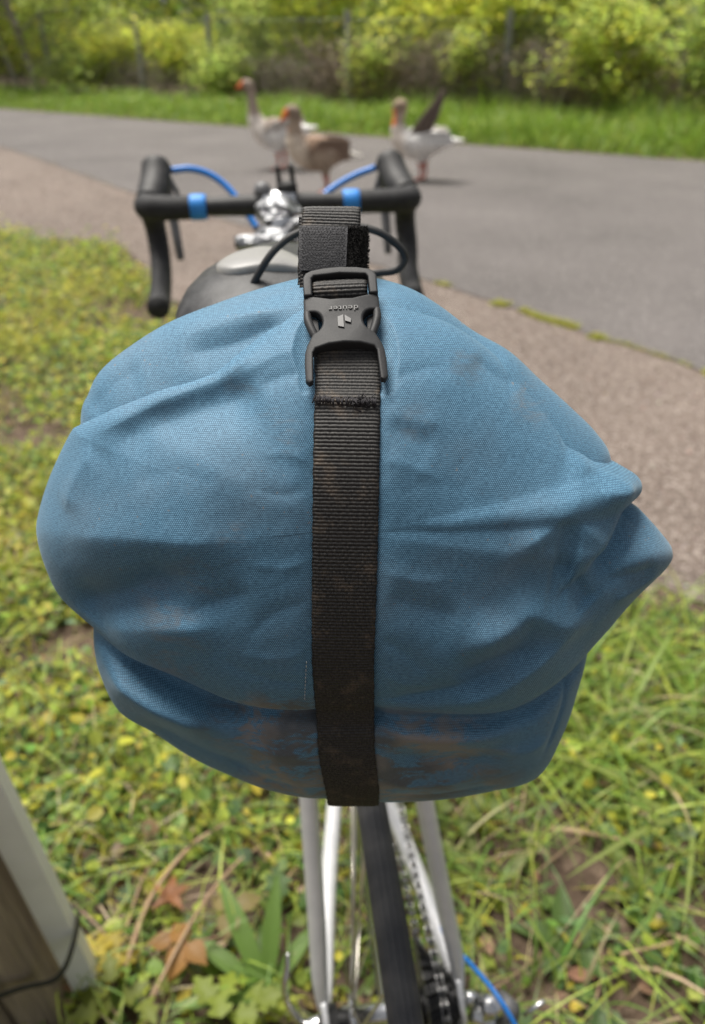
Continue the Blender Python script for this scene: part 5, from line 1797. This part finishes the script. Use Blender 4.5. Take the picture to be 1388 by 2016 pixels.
def shrub(name, label, t, off, h, w, n, size, cols, wts, seed, lean=(0, 0), trunk_r=.03, nb=14, zmin=.25, spread=.32, cat='shrub', group=None, zlow=.2):
    loc = A(0, FY(0), 0) + fpt(t, off)
    o = thing(name, label, cat, tuple(loc), group=group)
    rs = np.random.default_rng(seed + 100)
    tips = branchy(o, 'trunk', (0, 0), h, trunk_r, nb, w * .6, lean=lean, seed=seed)
    ext = []
    for i in range(int(18 + w * 12)):
        a, r_ = rs.uniform(0, 6.28), w * math.sqrt(rs.uniform())
        ext.append(A(math.cos(a) * r_ + lean[0] * .6, math.sin(a) * r_ * .6 + lean[1] * .6, rs.uniform(zlow, 1.0) * h))
    crown(o, tips, n, size, cols, wts, spread, seed, zmin, ext)
    return o
YG = [(.44, .45, .06), (.33, .38, .06), (.22, .28, .05), (.50, .48, .09)]
MG = [(.26, .33, .08), (.35, .41, .10), (.18, .24, .06), (.43, .46, .13)]
DG = [(.09, .13, .05), (.14, .19, .065), (.20, .25, .08), (.06, .09, .04)]
HG = 'shrubs and trees behind the wire fence'
shrub('hawthorn_shrub', 'bright yellow-green shrub hanging over the fence left of the first white post', -5.7, .35, 1.25, .75, 2600, .075, YG, [3, 3, 2, 2], 1, zmin=.55, zlow=.55, group=HG)
shrub('hawthorn_shrub', 'bright yellow-green shrub hanging over the fence right of the first white post', -3.9, .35, 1.20, .75, 2600, .075, YG, [3, 3, 2, 1.5], 2, zmin=.5, zlow=.5, group=HG)
shrub('hawthorn_shrub', 'yellow-green shrub at the far left edge beside the leaning trunks', -9.2, .2, 1.5, .8, 2600, .085, YG, [3, 3, 2, 1], 3, zmin=.3, zlow=.3, group=HG)
shrub('hawthorn_shrub', 'sunny yellow shrub above the brown thicket at the top centre', 1.2, 1.2, 2.1, 1.3, 4200, .085, YG, [4, 3, 1, 2], 4, zmin=.95, zlow=.55, group=HG)
shrub('hawthorn_shrub', 'yellow-green shrub above the standing goose', -1.4, 1.3, 2.2, 1.1, 3200, .085, YG, [2, 3, 3, 1], 5, zmin=.7, zlow=.42, group=HG)
shrub('hazel_shrub', 'mid green shrub with loose foliage behind the goose at left', -2.4, .7, 1.7, .8, 2600, .08, MG, [3, 3, 2, 2], 6, zmin=.25, group=HG)
shrub('hazel_shrub', 'leafy green shrub spilling over the fence at the right', 4.1, -.15, 1.75, .95, 3600, .08, MG + YG[:2], [2, 3, 1, 3, 1.5, 2.5], 7, zmin=.35, zlow=.3, group=HG)
shrub('hazel_shrub', 'dark green shrub at the right edge standing over tall grass', 5.8, -.25, 1.9, .9, 3600, .085, MG, [3, 3, 3, 2], 8, zmin=.2, group=HG)
shrub('hazel_shrub', 'green shrub top behind the right fence post', 3.0, .9, 2.1, 1.0, 3000, .085, MG + YG[:1], [2, 3, 2, 3, 1.5], 9, zmin=.8, zlow=.45, group=HG)
shrub('hazel_shrub', 'tall dark shrub in the upper right corner', 6.6, 1.0, 2.8, 1.3, 4200, .09, MG + DG[:2], [2, 2, 2, 2, 2, 2], 10, zmin=.4, group=HG)
shrub('ivy_bush', 'low dark ivy bush along the fence foot at the left', -6.3, -.1, .75, .9, 2200, .08, MG, [3, 2, 3, 1], 11, zmin=.1, zlow=.15, group=HG)
shrub('ivy_bush', 'low green ivy bush along the fence behind the upright goose', -2.6, -.1, .8, .9, 2200, .08, MG, [3, 3, 2, 1], 12, zmin=.1, zlow=.15, group=HG)
shrub('ivy_bush', 'green ivy climbing the fence in the middle of the brown thicket', .5, -.05, 1.0, .5, 1200, .07, MG + YG[:2], [2, 3, 2, 2, 1, 1], 13, zmin=.3, zlow=.35, group=HG)
shrub('ivy_bush', 'olive ivy trailing over the fence left of the right post', 2.1, -.05, 1.15, .5, 1300, .07, MG + YG[:2], [2, 3, 2, 2, 1, 1], 14, zmin=.45, zlow=.5, group=HG)
shrub('hawthorn_shrub', 'yellow-green shrub arching high over the right post', 2.4, .7, 2.0, 1.1, 3600, .085, YG, [2, 3, 3, 1], 15, zmin=1.0, zlow=.55, group=HG)
M_PBARK = mat_basic('pale_bark', (.42, .38, .33), .95, 0, .2, (18, (.30, .27, .23), 7), (40, .01))
TL = ['leafy tree with slender pale trunk leaning left, at the far left', 'tree with thin pale trunk behind the left bright shrub', 'tree with brown trunk leaning left, above the standing goose',
      'dark leafy tree behind the middle of the fence', 'green tree behind the brown thicket', 'dense green tree behind the right shrubs', 'pale grey trunked tree at the extreme left']
TR = [(-7.6, -.15, 4.2, (-.9, 0), .075), (-4.4, 3.2, 4.6, (-.15, 0), .07), (-2.3, 2.6, 4.4, (-1.2, .1), .09), (-.2, 3.4, 4.2, (.3, 0), .10), (2.6, 3.4, 4.4, (0, 0), .10), (6.0, 3.2, 4.2, (-.2, 0), .10), (-8.3, -.1, 4.4, (-.8, 0), .06)]
for i, (t, off, h, ln, r_) in enumerate(TR):
    loc = A(0, FY(0), 0) + fpt(t, off)
    o = thing('tree', TL[i], 'tree', tuple(loc), group='trees behind the hedge')
    tips = branchy(o, 'trunk', (0, 0), h, r_, 16, 1.3, lean=ln, seed=20 + i, mat=M_PBARK if i in (0, 1, 6) else M_BARK)
    rs = np.random.default_rng(300 + i)
    ext = [A(ln[0] * .7 + rs.normal() * 1.1, rs.normal() * .7 + (.9 if i in (0, 6) else 0), rs.uniform(.95, h + .6)) for k in range(46)]
    if i in (0, 6):
        tips = [t_ + A(.2, .5, .6) for t_ in tips]
    crown(o, tips, 5200, .11, MG + YG + DG[1:3], [3, 3, 1.5, 2.5, 1, 2, 2, .5, 1, 1.5], .5, 40 + i, .7, ext)
# brown bramble thickets on the fence
M_TW2 = mat_basic('dry_twigs_grey', (.36, .31, .26), .95, 0, .2, (6, (.24, .20, .165)))
def thicket(label, t0, t1, n, zt, seed, mat):
    rs = np.random.default_rng(seed)
    loc = A(0, FY(0), 0) + fpt((t0 + t1) / 2)
    o = thing('bramble_thicket', label, 'thicket', tuple(loc), group='dry thickets along the fence')
    mb = MB()
    for i in range(n):
        t = rs.uniform(t0, t1) - (t0 + t1) / 2
        h = zt * rs.uniform(.5, 1.1)
        a = rs.normal() * .35
        of = rs.uniform(-.15, .5)
        pts = [fpt(t, of, 0), fpt(t + a * .3, of + rs.normal() * .08, h * .5), fpt(t + a, of + rs.normal() * .15, h), fpt(t + a + rs.normal() * .35, of + rs.normal() * .2, h * rs.uniform(.4, .9))]
        mb.add(*tube(smooth_path(pts, 9), [.009, .007, .004], 4, caps=False))
    mb.build('twigs', mat, o)
    k = int(n * 2.2)
    p = np.stack([rs.uniform(t0, t1, k) - (t0 + t1) / 2, rs.uniform(-.1, .5, k), rs.uniform(.1, zt, k)], 1)
    p = p[:, :1] * fd + p[:, 1:2] * fn_ + p[:, 2:] * A(0, 0, 1)
    leaves('dead_leaves', p, rs.uniform(.03, .08, k), palette(k, [(.30, .23, .17), (.36, .28, .21), (.20, .155, .12), (.22, .27, .06), (.32, .35, .08)], [2, 2, 1.5, 2.2, 1.2], rs=rs), 'card', M_LIT, o, rs=rs)
thicket('brown dry thicket along the fence between the two middle posts', -.9, 1.5, 300, 1.05, 61, M_TWIG)
thicket('brown dry thicket along the fence left of the right post', 1.5, 3.6, 280, 1.1, 62, M_TW2)
thicket('grey brown twiggy thicket right of the right fence post', 3.0, 5.4, 170, 1.0, 63, M_TWIG)
thicket('grey dry thicket behind the fence at left, under the bright shrubs', -6.8, -3.6, 110, .7, 64, M_TW2)
thicket('brown dry thicket behind the standing goose', -3.6, -.9, 150, .8, 65, M_TW2)
thicket('dry thicket at the far left around the leaning trunks', -10.5, -6.8, 90, .7, 66, M_TW2)
# wood beyond: one dark mass
rs = np.random.default_rng(9)
n = 32000
t = rs.uniform(-24, 17, n)
off = 5.2 + rs.uniform(0, 4.0, n)
z = rs.uniform(0, 1, n) ** 1.5 * (5.6 + 1.3 * waves(t, t * 0, 15, .9))
p = A(0, FY(0), 0) + t[:, None] * fd + off[:, None] * fn_ + z[:, None] * A(0, 0, 1)
leaves('distant_wood', p, rs.uniform(.18, .40, n), palette(n, MG + YG + DG[1:3], [3, 3, 1.5, 2.5, .6, 2, 2, .3, 1, 1.5], rs=rs), 'card', M_HEDGE, pitch=(-.8, .8), rs=rs,
       label='dense green wood far behind the fence', category='wood', kind='stuff')
